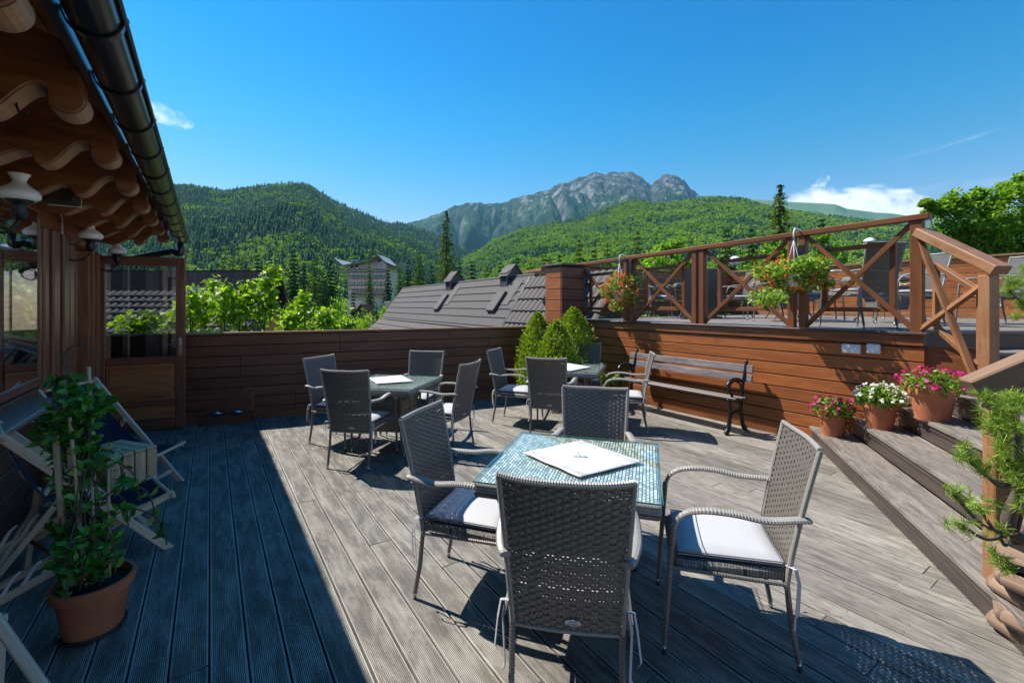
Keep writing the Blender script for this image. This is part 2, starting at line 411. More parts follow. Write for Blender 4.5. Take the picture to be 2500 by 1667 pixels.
glassmat('hotel_glass', (.25, .4, .5), 2.2)
def weave(name, c1, c2, gap, sx, sy, ax='xy', bumpd=.004, mort=.11):
    m = NT(name); o = m.new('ShaderNodeTexCoord').outputs['Object']
    rot = {'xy': (0, 0, 0), 'yx': (0, 0, R(90)), 'xz': (R(90), 0, 0), 'yz': (R(90), 0, R(90))}[ax]
    v = m.mapping(o, (1, 1, 1), rot)
    br = m.new('ShaderNodeTexBrick'); m.l.new(v, br.inputs['Vector']); br.inputs['Scale'].default_value = 1
    br.inputs['Brick Width'].default_value = sx; br.inputs['Row Height'].default_value = sy; br.inputs['Mortar Size'].default_value = sy * mort
    br.inputs['Mortar Smooth'].default_value = .6; br.offset = .5
    br.inputs['Color1'].default_value = (*c1, 1); br.inputs['Color2'].default_value = (*c2, 1); br.inputs['Mortar'].default_value = (*gap, 1)
    m.col(br.outputs[0]); m.rough(.4); h = m.math('SUBTRACT', 1.0, br.outputs[1]); m.bump(h, .9, bumpd); return m.m
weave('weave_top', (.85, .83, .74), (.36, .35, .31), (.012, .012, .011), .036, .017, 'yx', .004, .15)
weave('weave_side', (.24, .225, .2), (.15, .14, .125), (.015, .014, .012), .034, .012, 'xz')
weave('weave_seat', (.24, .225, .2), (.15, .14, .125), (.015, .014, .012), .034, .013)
def shingle():
    m = NT('shingle_dark'); uv = m.new('ShaderNodeTexCoord').outputs['UV']
    br = m.new('ShaderNodeTexBrick'); m.l.new(uv, br.inputs['Vector']); br.inputs['Scale'].default_value = 1
    br.inputs['Brick Width'].default_value = .16; br.inputs['Row Height'].default_value = .3; br.inputs['Mortar Size'].default_value = .012; br.offset = .5
    br.inputs['Color1'].default_value = (.008, .008, .010, 1); br.inputs['Color2'].default_value = (.026, .026, .03, 1); br.inputs['Mortar'].default_value = (.004, .004, .004, 1)
    n = m.noise(m.mapping(uv, (8, 1, 1)), 2, 5, .7)
    m.col(m.mix(m.math('MULTIPLY', n, .5), br.outputs[0], (.04, .04, .045))); m.rough(.8); m.b.inputs['Specular IOR Level'].default_value = .2; m.bump(br.outputs[1], -.8, .03)
shingle()
def forest_floor(name, a, b, c, sc):
    m = NT(name); o = m.new('ShaderNodeTexCoord').outputs['Object']; n = m.noise(o, sc, 8, .6)
    m.col(m.ramp(n, [(.35, a), (.52, b), (.68, c)])); m.rough(.9); m.b.inputs['Specular IOR Level'].default_value = .1
    m.bump(m.noise(o, sc * 5, 8, .7), 1, 6.0)
forest_floor('hill_ground', (.015, .04, .012), (.035, .08, .018), (.08, .14, .03), .008)
forest_floor('meadow', (.07, .13, .03), (.11, .17, .05), (.15, .2, .07), .002)
forest_floor('valley_ground', (.03, .05, .015), (.05, .09, .02), (.1, .13, .05), .02)
def rockmat():
    m = NT('rock_face'); g = m.new('ShaderNodeNewGeometry'); o = m.new('ShaderNodeTexCoord').outputs['Object']
    sp = m.new('ShaderNodeSeparateXYZ'); m.l.new(g.outputs['Normal'], sp.inputs[0])
    po = m.new('ShaderNodeSeparateXYZ'); m.l.new(g.outputs['Position'], po.inputs[0])
    n = m.noise(m.mapping(o, (1, 1, .25)), .016, 12, .72); n2 = m.noise(o, .0035, 6, .6)
    steep = m.math('SUBTRACT', 1.0, sp.outputs[2])
    hgt = m.math('DIVIDE', m.math('SUBTRACT', po.outputs[2], 350), 500)
    f = m.math('ADD', m.math('ADD', m.math('MULTIPLY', steep, .9), hgt), m.math('MULTIPLY', m.math('SUBTRACT', n, .5), 1.5))
    f = m.math('ADD', f, m.math('MULTIPLY', m.math('SUBTRACT', n2, .5), .8))
    rock = m.ramp(n, [(.38, (.012, .015, .02)), (.5, (.06, .064, .07)), (.62, (.26, .26, .26))])
    veg = m.ramp(m.math('ADD', m.math('MULTIPLY', n2, .5), m.math('MULTIPLY', n, .5)), [(.42, (.008, .026, .010)), (.52, (.018, .05, .016)), (.64, (.05, .10, .03))])
    m.col(m.mix(m.ramp(f, [(.82, (0, 0, 0)), (1.02, (1, 1, 1))]), veg, rock)); m.rough(.9); m.b.inputs['Specular IOR Level'].default_value = .1
    m.bump(m.noise(m.mapping(o, (1, 1, .4)), .03, 9, .7), 1.0, 26)
rockmat()
def checked():
    m = NT('checked_cloth'); uv = m.new('ShaderNodeTexCoord').outputs['UV']
    sp = m.new('ShaderNodeSeparateXYZ'); m.l.new(uv, sp.inputs[0]); acc = None
    def line(v, p, w): return m.math('LESS_THAN', m.math('ABSOLUTE', m.math('SUBTRACT', v, p)), w)
    sx = None; sy = None
    for p, w_ in ((.07, .010), (.115, .008), (.31, .006), (.69, .006), (.885, .008), (.93, .010)):
        a = line(sp.outputs[0], p, w_); b = line(sp.outputs[1], p, w_)
        sx = a if sx is None else m.math('MAXIMUM', sx, a); sy = b if sy is None else m.math('MAXIMUM', sy, b)
    f = m.math('ADD', m.math('MULTIPLY', sx, .62), m.math('MULTIPLY', sy, .38))
    m.col(m.mix(f, (.60, .60, .62), (.02, .03, .09))); m.rough(.85)
    o = m.new('ShaderNodeTexCoord').outputs['Object']; m.bump(m.noise(o, 500, 2, .5), .2, .001)
checked()

# ================================================================ THE DECK
BW, GAP = .1395, .0075
def deck_boards(b, c0, c1, s0, s1, z, ribs_side):
    k0 = int(math.floor(c0 / (BW + GAP)))
    k = k0
    while k * (BW + GAP) < c1:
        a = k * (BW + GAP)
        s = s0 - random.random() * 1.5
        while s < s1:
            L = random.choice((2.4, 3.0, 3.6, 4.2)); e = min(s + L, s1)
            if e > s0: b.fbox(a, a + BW, max(s, s0), e - .003, z - .028, z + random.uniform(-.0012, .0012), grain=1)
            s = e if e >= s1 else s + L
        k += 1
CS = 2.35
floor = thing('deck_floor', (0, 0, 0)); tag(floor, kind='structure')
b = MBF(); deck_boards(b, -1.14, CS - .1, -1.2, 7.42, 0, True); b.build('ribbed_boards', MAT['deck_ribbed'], floor, bevel=.003)
b = MBF(); deck_boards(b, CS, 6.2, -3.2, 7.3, 0, False); b.build('plain_boards', MAT['deck_flat'], floor, bevel=.002)
b = MBF(); b.fbox(-1.6, 8.0, -3.5, 7.4, -.25, -.05); b.build('underlay', MAT['dark_inside'], floor)

# ================================================================ THE LEFT BUILDING
WC = -1.14
bld = thing('chalet', F(WC, 3, 0), DD, 'dark timber chalet with carved rafters and big windows at the left edge', 'building')
# wall of horizontal boards below and beyond the window
b = MBF()
for k in range(6): b.fbox(WC - .14, WC, -1.5, 5.12, .005 + k * .157, .152 + k * .157)
b.build('wall', MAT['siding_dark'], bld, bevel=.004)
b = MBF(); b.fbox(WC - .18, WC - .02, -1.5, 7.55, 2.42, 2.62); b.fbox(WC - .18, WC + .02, -1.5, 7.6, 2.64, 2.80)
b.fbox(WC - .16, WC - .01, 5.2, 7.4, 2.24, 2.41)
b.build('wall_plate', MAT['beam_dark'], bld, bevel=.008)
b = MBF(); b.fbox(WC - .05, WC + .17, -1.5, 4.95, .84, .875); b.build('ledge', MAT['ledge_wood'], bld, bevel=.006)
b = MBF()
for s0, s1, d in ((5.13, 5.24, .03), (5.245, 5.31, -.02), (5.315, 5.50, .045), (5.505, 5.60, .0), (5.605, 5.78, .05), (5.785, 5.85, .01), (5.855, 6.02, .04), (6.025, 6.10, 0)):
    b.fbox(WC - .15, WC + d, s0, s1, 0, 2.24)
b.build('door_post', MAT['frame_wood'], bld, bevel=.012)
b = MBF()
for s0, s1, d in ((7.08, 7.16, -.03), (7.165, 7.24, .0), (7.245, 7.42, .03)): b.fbox(WC - .16, WC + d, s0, s1, 0, 2.24)
b.fbox(WC - .12, WC - .06, 6.62, 6.70, 0, 2.2)
b.build('door_post', MAT['beam_dark'], bld, bevel=.012)
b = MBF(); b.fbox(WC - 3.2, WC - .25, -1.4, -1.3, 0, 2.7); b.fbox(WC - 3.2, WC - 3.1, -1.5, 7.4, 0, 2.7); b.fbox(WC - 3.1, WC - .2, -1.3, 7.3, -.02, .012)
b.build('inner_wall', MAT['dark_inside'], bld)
b = MBF(); b.fbox(WC - 3.1, WC - .15, 7.42, 7.55, 0, 1.1); b.build('end_wall', MAT['siding_dark'], bld)
b = MBF(); b.fbox(WC - .9, WC - .86, 6.2, 6.5, .1, 2.1); b.build('curtain', MAT['curtain_red'], bld)
# window towards the camera
for (s0, s1, nm) in ((-1.45, 1.5, 0), (1.56, 5.10, 1)):
    b = MBF()
    b.fbox(WC - .10, WC + .02, s0, s1, .96, 1.03); b.fbox(WC - .10, WC + .02, s0, s1, 2.33, 2.415)
    b.fbox(WC - .10, WC + .02, s0, s0 + .07, 1.03, 2.33); b.fbox(WC - .10, WC + .02, s1 - .07, s1, 1.03, 2.33)
    wf = b.build('window', MAT['frame_wood'], bld, bevel=.008)
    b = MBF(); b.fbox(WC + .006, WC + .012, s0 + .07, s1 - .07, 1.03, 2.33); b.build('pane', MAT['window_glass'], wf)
# roof, soffit and rafters
def zroof(c): return 2.80 + (WC - c) * .35 + .0
ge0, ge1 = -2.0, 7.62
b = MBF()
sl_ = .30
def roofslab(b, c0, c1, s0, s1, zt0, zt1, th):
    vs = [F(c0, s0, zt0 - th), F(c1, s0, zt1 - th), F(c1, s1, zt1 - th), F(c0, s1, zt0 - th), F(c0, s0, zt0), F(c1, s0, zt1), F(c1, s1, zt1), F(c0, s1, zt0)]
    b.add(vs, [(0, 3, 2, 1), (4, 5, 6, 7), (0, 1, 5, 4), (1, 2, 6, 5), (2, 3, 7, 6), (3, 0, 4, 7)], [[(0, 0)] * 4] * 6)
roofslab(b, -.42, -3.6, ge0, ge1, 2.80, 4.2, .05); b.build('roof', MAT['roof_trim'], bld)
b = MB()
k = 0; c = -.45
while c > -1.6:                                      # soffit boards run along the eave
    z0 = 2.745 + (-.42 - c) * .44
    vs = [F(c, ge0, z0 - .02), F(c - .135, ge0, z0 + .06 - .02), F(c - .135, ge1 - .02, z0 + .06 - .02), F(c, ge1 - .02, z0 - .02)]
    vs += [v + Vector((0, 0, .018)) for v in vs]; o_ = random.random() * 30
    b.add(vs, [(0, 3, 2, 1), (4, 5, 6, 7), (0, 1, 5, 4), (1, 2, 6, 5), (2, 3, 7, 6), (3, 0, 4, 7)], [[(o_, k), (o_ + 9.6, k), (o_ + 9.6, k + .13), (o_, k + .13)], [(o_, k), (o_, k + .13), (o_ + 9.6, k + .13), (o_ + 9.6, k)]] + [[(o_, k)] * 4] * 4)
    c -= .14; k += 1
b.build('soffit', MAT['soffit_wood'], bld)
b = MBF(); b.fbox(-.47, -.435, ge0, ge1, 2.60, 2.76); b.build('fascia', MAT['beam_dark'], bld, bevel=.004)
b = MBF(); b.fbox(-.432, -.420, ge0, ge1, 2.575, 2.80); b.fbox(-.445, -.418, ge0, ge1, 2.560, 2.574); b.build('drip_flashing', MAT['flashing'], bld)
def rafter_profile():
    pts = []
    def arc(cx, cz, r, a0, a1, n=9):
        for i in range(n): a = R(a0 + (a1 - a0) * i / (n - 1)); pts.append((cx + r * math.cos(a), cz + r * math.sin(a)))
    pts.append((-2.0, 3.2)); pts.append((-.50, 2.70))
    pts.append((-.455, 2.58))
    arc(-.50, 2.465, .062, 40, -150, 12)             # scrolled end
    pts.extend([(-.555, 2.475), (-.56, 2.50), (-.575, 2.51)])
    for t in np.linspace(0, 1, 9): pts.append((-.585 - .15 * t, 2.505 - .145 * (t * t * (3 - 2 * t))))
    pts.extend([(-.755, 2.355), (-.775, 2.37), (-.78, 2.40), (-.80, 2.42)])
    for t in np.linspace(0, 1, 9): pts.append((-.81 - .17 * t, 2.42 - .085 * (t * t * (3 - 2 * t))))
    pts.extend([(-1.02, 2.34), (-1.3, 2.40), (-2.0, 2.55)])
    return pts
RP = rafter_profile()
for s in (.2, 1.02, 1.85, 2.66, 3.46, 4.25, 5.02, 5.77, 6.52, 7.25):
    b = MB(); b.prism([F(c, s - .075, z) for c, z in RP], F(0, .15, 0) - F(0, 0, 0), grain=F(1, 0, 0)); r_ = b.build('rafter', MAT['beam_dark'], bld, bevel=.006)
    b = MB()                                          # carving underside, light bounced off the deck put into its pale colour
    low = RP[4:-3]
    for (c0, z0), (c1, z1) in zip(low[:-1], low[1:]):
        n_ = Vector((z1 - z0, -(c1 - c0))).normalized() * -.002
        n_ = Vector((-(z1 - z0), (c1 - c0))).normalized() * .0025
        vs = [F(c0 + n_.x, s - .068, z0 + n_.y), F(c0 + n_.x, s + .068, z0 + n_.y), F(c1 + n_.x, s + .068, z1 + n_.y), F(c1 + n_.x, s - .068, z1 + n_.y)]
        b.add(vs, [(0, 1, 2, 3)], [[(0, 0), (0, .14), (.03, .14), (.03, 0)]])
    b.build('carved_edge', MAT['beam_bounce_lit'], r_, fix=False)
b = MBF(); b.fbox(-3.6, -.86, -1.0, 9.5, 3.32, 4.22); b.build('added_shade_storey', MAT['siding_dark'], bld)  # invented block out of view, added to shade the deck by the fence
b = MBF(); b.fbox(-3.7, -.80, -1.1, 9.6, 4.225, 4.30); b.build('added_shade_roof', MAT['roof_trim'], bld)  # lid of the added shading block, also unseen
# gutter with brackets and downpipe
def gz(s): return 2.645 - .018 * (s - 0)
b = MB(); prof = [(.075 * math.cos(a), .075 * math.sin(a)) for a in np.linspace(math.pi, 2 * math.pi, 13)]
prof = [(x, y) for x, y in prof] + [(.083, .008), (.078, .014)]
inn = [(x * .95, y * .95 + .002) for x, y in prof[:13]][::-1]
loop = prof + inn
vs = []
ss = np.linspace(ge0, 7.70, 40)
for s in ss: vs += [F(-.335 + x, s, gz(s) + y) for x, y in loop]
n = len(loop); fs = [(i * n + k, i * n + (k + 1) % n, (i + 1) * n + (k + 1) % n, (i + 1) * n + k) for i in range(len(ss) - 1) for k in range(n)]
fs += [tuple(range(n)), tuple((len(ss) - 1) * n + k for k in reversed(range(n)))]
b.add(vs, fs); gut = b.build('gutter', MAT['gutter_metal'], bld, smooth=True)
b = MB(); b.tube([F(-.335 + .082, s, gz(s) + .004) for s in (ge0, 7.70)], .011, 8); b.build('gutter_rim', MAT['gutter_metal'], gut, smooth=True)
for i in range(17):
    s = -.35 + i * .49; b = MB()
    pr = [(.081 * math.cos(a), .081 * math.sin(a)) for a in np.linspace(math.pi, 2 * math.pi, 13)] + [(.091, .012)]
    for (x0, y0), (x1, y1) in zip(pr[:-1], pr[1:]): b.beam(F(-.335 + x0, s, gz(s) + y0), F(-.335 + x1, s, gz(s) + y1), .028, .006, up=F(-x0 - x1, 0, 0) + Vector((0, 0, -y0 - y1)), ext=.002)
    b.build('gutter_bracket', MAT['gutter_metal'], gut)
b = MB(); g0 = F(-.335, 7.60, gz(7.6))
pp = [g0 + Vector((0, 0, -.04)), g0 + Vector((0, 0, -.16))]
e0 = F(-.42, 7.62, 2.335); e1 = F(-1.12, 7.62, 2.115)
for t in np.linspace(0, 1, 7)[1:-1]:
    a_ = pp[1].lerp(g0 + Vector((0, 0, -.25)), t); b_ = (g0 + Vector((0, 0, -.25))).lerp(e0, t); pp.append(a_.lerp(b_, t))
pp += [e0, e1]; b.tube(pp, .042, 14); b.build('downpipe', MAT['gutter_metal'], bld, smooth=True)
# hook under a rafter
b = MB(); h0 = F(-.66, 2.66, 2.42); b.tube([h0 + Vector((0, 0, .03)), h0, h0 + Vector((.012, 0, -.03)), h0 + Vector((.03, 0, -.045)), h0 + Vector((.05, 0, -.03)), h0 + Vector((.055, 0, -.012))], .004, 6)
b.build('hook', MAT['iron'], bld, smooth=True)
b = MBF(); b.fbox(-.98, -.80, 4.52, 4.60, 2.33, 2.40); b.build('heater_end', MAT['white_plastic'], bld, bevel=.005)
b = MBF(); b.fbox(-.99, -.79, 4.30, 4.519, 2.325, 2.405); b.build('heater_body', MAT['black_plastic'], bld, bevel=.005)
b = MB(); b.tube([F(WC + .02, 5.62, 2.40), F(WC + .03, 5.66, 2.46), F(WC + .02, 5.75, 2.50)], .008, 6); b.tube([F(WC + .03, 5.62, 2.40), F(WC + .035, 5.62, 1.98)], .007, 6); b.build('cable', MAT['white_plastic'], bld, smooth=True)

# wall lamps: opal glass shade over an iron burner on a bracket
def make_lamp(s, label):
    t = thing('wall_lamp', F(WC + .03, s, 2.0), DD, label, 'lamp', 'opal glass lamps along the chalet wall')
    A = MB(); ax = F(WC + .19, s, 2.29)
    A.lathe([(.052, .098), (.047, .092), (.033, .065), (.030, .05), (.045, .03), (.085, .0), (.096, -.022), (.093, -.045), (.072, -.06), (.062, -.062), (.062, -.054), (.08, -.042), (.085, -.022), (.074, .0), (.04, .028), (.026, .05), (.029, .065), (.043, .094), (.052, .098)], ax)
    A.build('shade', MAT['opal_glass'], t, smooth=True)
    A = MB(); A.lathe([(.0, -.066), (.06, -.066), (.062, -.072), (.035, -.08), (.028, -.10), (.038, -.13), (.03, -.16), (.012, -.175), (.0, -.178)], ax, 20); A.build('burner', MAT['iron'], t, smooth=True)
    A = MB(); A.tube([F(WC + .02, s, 2.05), F(WC + .06, s, 2.02), F(WC + .13, s, 2.03), F(WC + .18, s, 2.08), F(WC + .19, s, 2.14)], .009, 8)
    A.tube([F(WC + .02, s, 2.19), F(WC + .07, s, 2.17), F(WC + .12, s, 2.2)], .006, 8); A.build('bracket', MAT['iron'], t, smooth=True)
    A = MB(); A.prism([F(WC + .018, s + .05 * math.cos(a), 2.10 + .07 * math.sin(a)) for a in np.linspace(0, 2 * math.pi, 17)[:-1]], F(.022, 0, 0) - F(0, 0, 0)); A.build('back_plate', MAT['frame_wood'], t)
    return t
make_lamp(3.88, 'white opal glass lamp with iron burner cut by the left edge of the photo')
make_lamp(5.80, 'white opal glass wall lamp on the thick post left of the door opening')
make_lamp(7.30, 'white opal glass wall lamp just above the open door top')

# ---------------------------------------------------------------- open door (a part of the chalet)
A0 = G(231, 1064); A1 = G(453, 1044)
dd = (A1 - A0).normalized(); DWi = (A1 - A0).length; nn = Vector((dd.y, -dd.x, 0))
M = Matrix(((dd.x, nn.x, 0, A0.x), (dd.y, nn.y, 0, A0.y), (0, 0, 1, .012), (0, 0, 0, 1)))
b = MB()
b.box((0, -.025, 0), (.105, .025, 2.2), M); b.box((DWi - .10, -.025, 0), (DWi, .025, 2.2), M)
b.box((.107, -.024, 2.09), (DWi - .102, .024, 2.2), M); b.box((.107, -.024, .845), (DWi - .102, .024, .93), M); b.box((.107, -.024, 0), (DWi - .102, .024, .14), M)
b.box((.107, -.024, .30), (DWi - .102, .024, .37), M)
door = b.build('door', MAT['frame_wood'], bld, bevel=.006)
b = MB(); b.box((.107, -.012, .37), (DWi - .102, .012, .845), M); b.box((.14, -.02, .41), (DWi - .135, .02, .805), M); b.box((.107, -.012, .14), (DWi - .102, .012, .30), M)
b.build('panel', MAT['door_panel_wood'], door, bevel=.008)
b = MB(); b.box((.107, -.004, .93), (DWi - .102, .004, 2.09), M); b.build('pane', MAT['door_glass'], door)
b = MB(); b.box((DWi - .07, .026, .93), (DWi - .03, .032, 1.17), M)
b.tube([M @ Vector((DWi - .05, .03, 1.09)), M @ Vector((DWi - .05, .075, 1.09)), M @ Vector((DWi - .17, .078, 1.085))], .010, 8)
b.build('handle', MAT['steel'], door, smooth=False)
for z in (.35, 1.1, 1.9): b = MB(); b.tube([M @ Vector((-.008, 0, z - .06)), M @ Vector((-.008, 0, z + .06))], .010, 8); b.build('hinge', MAT['iron'], door)

# ================================================================ BACK FENCE
fa, fb = G(440, 1036), G(1300, 962)
fd = (fb - fa); FL = fd.length; fd.normalize(); fn = Vector((fd.y, -fd.x, 0))
fence = thing('plank_fence', fa, 0, 'long dark brown board fence behind the wicker tables', 'fence')
M = Matrix(((fd.x, fn.x, 0, fa.x), (fd.y, fn.y, 0, fa.y), (0, 0, 1, 0), (0, 0, 0, 1)))
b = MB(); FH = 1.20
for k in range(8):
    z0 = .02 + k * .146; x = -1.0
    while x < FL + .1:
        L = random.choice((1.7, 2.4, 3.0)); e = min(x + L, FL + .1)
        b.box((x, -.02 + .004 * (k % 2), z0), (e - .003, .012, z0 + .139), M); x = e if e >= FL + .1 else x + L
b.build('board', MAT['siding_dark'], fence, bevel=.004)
b = MB(); b.box((-1.0, -.05, .0), (FL + .1, -.021, FH - .01), M); b.build('backing', MAT['dark_inside'], fence)
b = MB(); b.box((-1.0, -.05, FH - .005), (FL + .1, .045, FH + .025), M); b.build('cap', MAT['rail_light'], fence, bevel=.004)
b = MB(); b.box((-1.0, .0125, 0), (FL + .1, .05, .09), M); b.build('skirting', MAT['beam_dark'], fence)
for i in range(5): b = MB(); b.box((i * FL / 4 - .045, -.12, -.5), (i * FL / 4 + .045, -.0205, FH - .006), M); b.build('post', MAT['beam_dark'], fence)

# ================================================================ RAISED TERRACE
TZ, TC = 1.33, 5.86
ter = thing('raised_terrace', F(TC, 3.5, 0), DD, 'raised timber terrace with lit orange board wall behind the bench', 'terrace')
S_END = tocs(Vector((4.28, 4.55)))[1]                 # near end of the wall at the newel
def siding(b, axis, fixed, a0, a1, z0, z1, sign=-1, pitch=.146, seed=0):
    """overlapping boards; axis 's': wall plane at c=fixed"""
    rr = random.Random(seed); k = 0; z = z1 - .002
    while z > z0:
        zz = max(z - pitch, z0); x = a0
        while x < a1:
            L = rr.choice((2.2, 3.1, 4.4)); e = min(x + L, a1)
            if a1 - e < .4: e = a1
            # square board whose bevelled top edge catches the light above a dark groove
            pf = [(fixed + .02, z - .008), (fixed - .003, z - .008), (fixed - .018, z - .019), (fixed - .020, zz), (fixed + .02, zz)]
            fr_ = (lambda q_, w_: F(q_[0], w_, q_[1])) if axis == 's' else (lambda q_, w_: F(w_, q_[0], q_[1]))
            vs = [fr_(q_, x) for q_ in pf] + [fr_(q_, e - .003) for q_ in pf]
            o_ = rr.random() * 50; L2 = e - x; vv = [0, .01, .02, .14, .16]
            fs = [tuple(range(5)), tuple(reversed(range(5, 10)))] + [(i_, (i_ + 1) % 5, (i_ + 1) % 5 + 5, i_ + 5) for i_ in range(5)]
            uvs = [[(o_, 0)] * 5] * 2 + [[(o_, k + vv[i_]), (o_, k + vv[(i_ + 1) % 5]), (o_ + L2, k + vv[(i_ + 1) % 5]), (o_ + L2, k + vv[i_])] for i_ in range(5)]
            b.add(vs, fs, uvs)
            x = e if e >= a1 - 1e-6 else e
        z -= pitch; k += 1
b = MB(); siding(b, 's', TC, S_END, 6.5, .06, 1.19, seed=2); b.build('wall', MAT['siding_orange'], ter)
b = MBF(); b.fbox(TC + .02, TC + .06, S_END - .4, 6.5, -.05, 1.2); b.fbox(TC - .03, TC + .02, S_END, 6.5, 0, .055); b.build('backing', MAT['beam_dark'], ter)
b = MBF(); b.fbox(TC - .035, TC + .06, S_END, 6.3, 1.195, 1.30); b.build('rim_board', MAT['beam_dark'], ter, bevel=.004)
b = MBF(); b.fbox(TC - .06, TC + .05, S_END - .03, 6.28, 1.303, TZ - .0); b.build('edge_strip', MAT['step_riser'], ter, bevel=.004)
tb = MBF()
EY = 4.72                                             # the top step runs along X at this depth
k = int(math.floor((TC + .07) / (BW + GAP)))
while k * (BW + GAP) < 12.95:
    a = k * (BW + GAP) + (TC + .07 - math.floor((TC + .07) / (BW + GAP)) * (BW + GAP))
    smin = (EY - math.sin(DD) * (a + BW)) / math.cos(DD) + .10
    s = smin
    while s < 7.35:
        L = random.choice((2.4, 3.0, 3.6)); e = min(s + L, 7.35); tb.fbox(a, a + BW, s, e - .003, TZ - .028, TZ, grain=1); s = e
    k += 1
tb.build('deck_boards', MAT['step_tread'], ter, bevel=.002)
b = MBF()
vs = [Vector((4.25, EY, 0)), Vector((14, EY, 0)), F(12.95, 7.3), F(TC + .065, 7.3)]
b.prism([v + Vector((0, 0, TZ - .20)) for v in vs], (0, 0, .165)); b.build('terrace_base', MAT['dark_inside'], ter)
# tower-like board screen at the far corner
scr = thing('corner_screen', F(5.55, 6.5, 0), DD, 'tall brown boarded screen with metal cap at the terrace corner', 'screen')
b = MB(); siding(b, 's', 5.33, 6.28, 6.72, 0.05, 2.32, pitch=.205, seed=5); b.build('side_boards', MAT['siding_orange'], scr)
b = MB(); siding(b, 'c', 6.25, 5.31, 5.88, 0.05, 2.32, pitch=.205, seed=6); b.build('front_boards', MAT['siding_dark'], scr)  # front face turned from the sun: its shade put into darker siding
b = MBF(); b.fbox(5.345, 5.86, 6.27, 6.71, 0, 2.31); b.build('core', MAT['beam_dark'], scr)
b = MBF(); b.fbox(5.27, 5.93, 6.19, 6.80, 2.325, 2.365); b.build('cap', MAT['roof_trim'], scr, bevel=.006)
# fences round the upper terrace
f1 = thing('terrace_fence', F(9, 7.4, TZ), DD, 'shaded dark board fence along the back of the upper terrace', 'fence')
b = MB(); siding(b, 'c', 7.40, 5.9, 13.0, TZ + .02, TZ + 1.12, seed=8); b.build('board', MAT['siding_dark'], f1)  # unlit run in darker siding than the sunlit one, shade put into its colour
b = MBF(); b.fbox(5.9, 13.05, 7.34, 7.47, TZ + 1.125, TZ + 1.16); b.build('cap', MAT['rail_wood'], f1, bevel=.004)
f2 = thing('terrace_fence', F(13, 3, TZ), DD, 'sunlit orange board fence on the far right of the upper terrace', 'fence')
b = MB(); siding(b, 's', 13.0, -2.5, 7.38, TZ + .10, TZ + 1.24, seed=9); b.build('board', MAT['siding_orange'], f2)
b = MBF(); b.fbox(12.94, 13.07, -2.5, 7.38, TZ + 1.245, TZ + 1.28); b.fbox(12.96, 13.02, -2.5, 7.38, TZ + .0, TZ + .098); b.build('cap', MAT['rail_light'], f2, bevel=.004)

# ---------------------------------------------------------------- railing
rail = thing('terrace_railing', F(TC, 3.5, TZ), DD, 'brown timber railing with crossed braces on the edge of the upper terrace', 'railing')
RC = TC + .02
def son(px):                                          # s on the railing plane seen at a column
    k = (px - 1250) / FPX; Y = RC / (math.cos(DD) * k + math.sin(DD)); return -math.sin(DD) * k * Y + math.cos(DD) * Y
RT = 2.44
def rtz(s): return 2.415 + (4.9 - s) * .022
S0 = son(1418); pairs = [(son(1530), son(1546)), (son(1698), son(1716)), (son(1934), son(1962))]; S1 = S_END + .06
def post(s, w=.075, z0=TZ - .03):
    b = MBF(); b.fbox(RC - .045, RC + .045, s - w / 2, s + w / 2, z0, rtz(s) - .045); b.build('post', MAT['rail_wood'], rail, bevel=.005)
post(S0); post(S1, .10, TZ - .02)
for a_, b_ in pairs: post(a_); post(b_)
bays = [(S0, pairs[0][0]), (pairs[0][1], pairs[1][0]), (pairs[1][1], pairs[2][0]), (pairs[2][1], S1)]
for sa, sb in bays:
    sa, sb = sa - .045 * (1 if sa > sb else -1), sb + .045 * (1 if sa > sb else -1)
    def q(t, h):
        s = sa + (sb - sa) * t; z0 = TZ + .045; z1 = rtz(s) - .065; return F(RC, s, z0 + (z1 - z0) * h)
    b = MB(); b.beam(q(0, 1), q(1, 0), .045, .05, up=F(1, 0, 0), ext=.02); b.build('brace', MAT['rail_wood'], rail, bevel=.003)
    b = MB(); b.beam(q(0, 0) + F(.006, 0, 0), q(1, 1) + F(.006, 0, 0), .045, .044, up=F(1, 0, 0), ext=.02); b.build('brace', MAT['rail_wood'], rail, bevel=.003)
    b = MB(); t0, t1 = .17, .83; o_ = F(.048, 0, 0)
    b.beam(q(t0, t1) + o_, q(t1, t1) + o_, .05, .048, up=F(1, 0, 0)); b.beam(q(t0, t0) + o_, q(t1, t0) + o_, .05, .048, up=F(1, 0, 0))
    b.beam(q(t0, t0) + o_ + F(.002, 0, 0), q(t0, t1) + o_ + F(.002, 0, 0), .05, .048, up=F(1, 0, 0)); b.beam(q(t1, t0) + o_ + F(.002, 0, 0), q(t1, t1) + o_ + F(.002, 0, 0), .05, .048, up=F(1, 0, 0))
    b.build('inner_frame', MAT['rail_wood'], rail, bevel=.003)
b = MB(); b.beam(F(RC, S0 + .35, rtz(S0 + .35) - .015), F(RC, S1 - .10, rtz(S1 - .1) - .015), .12, .058); b.build('top_rail', MAT['rail_wood'], rail, bevel=.006)
for s_, z_ in ((pairs[2][1], 2.22), (pairs[0][1], 2.25)):
    b = MBF(); b.fbox(RC - .075, RC - .046, s_ - .03, s_ + .03, z_ - .10, z_ + .10); b.build('socket', MAT['black_plastic'], rail, bevel=.004)
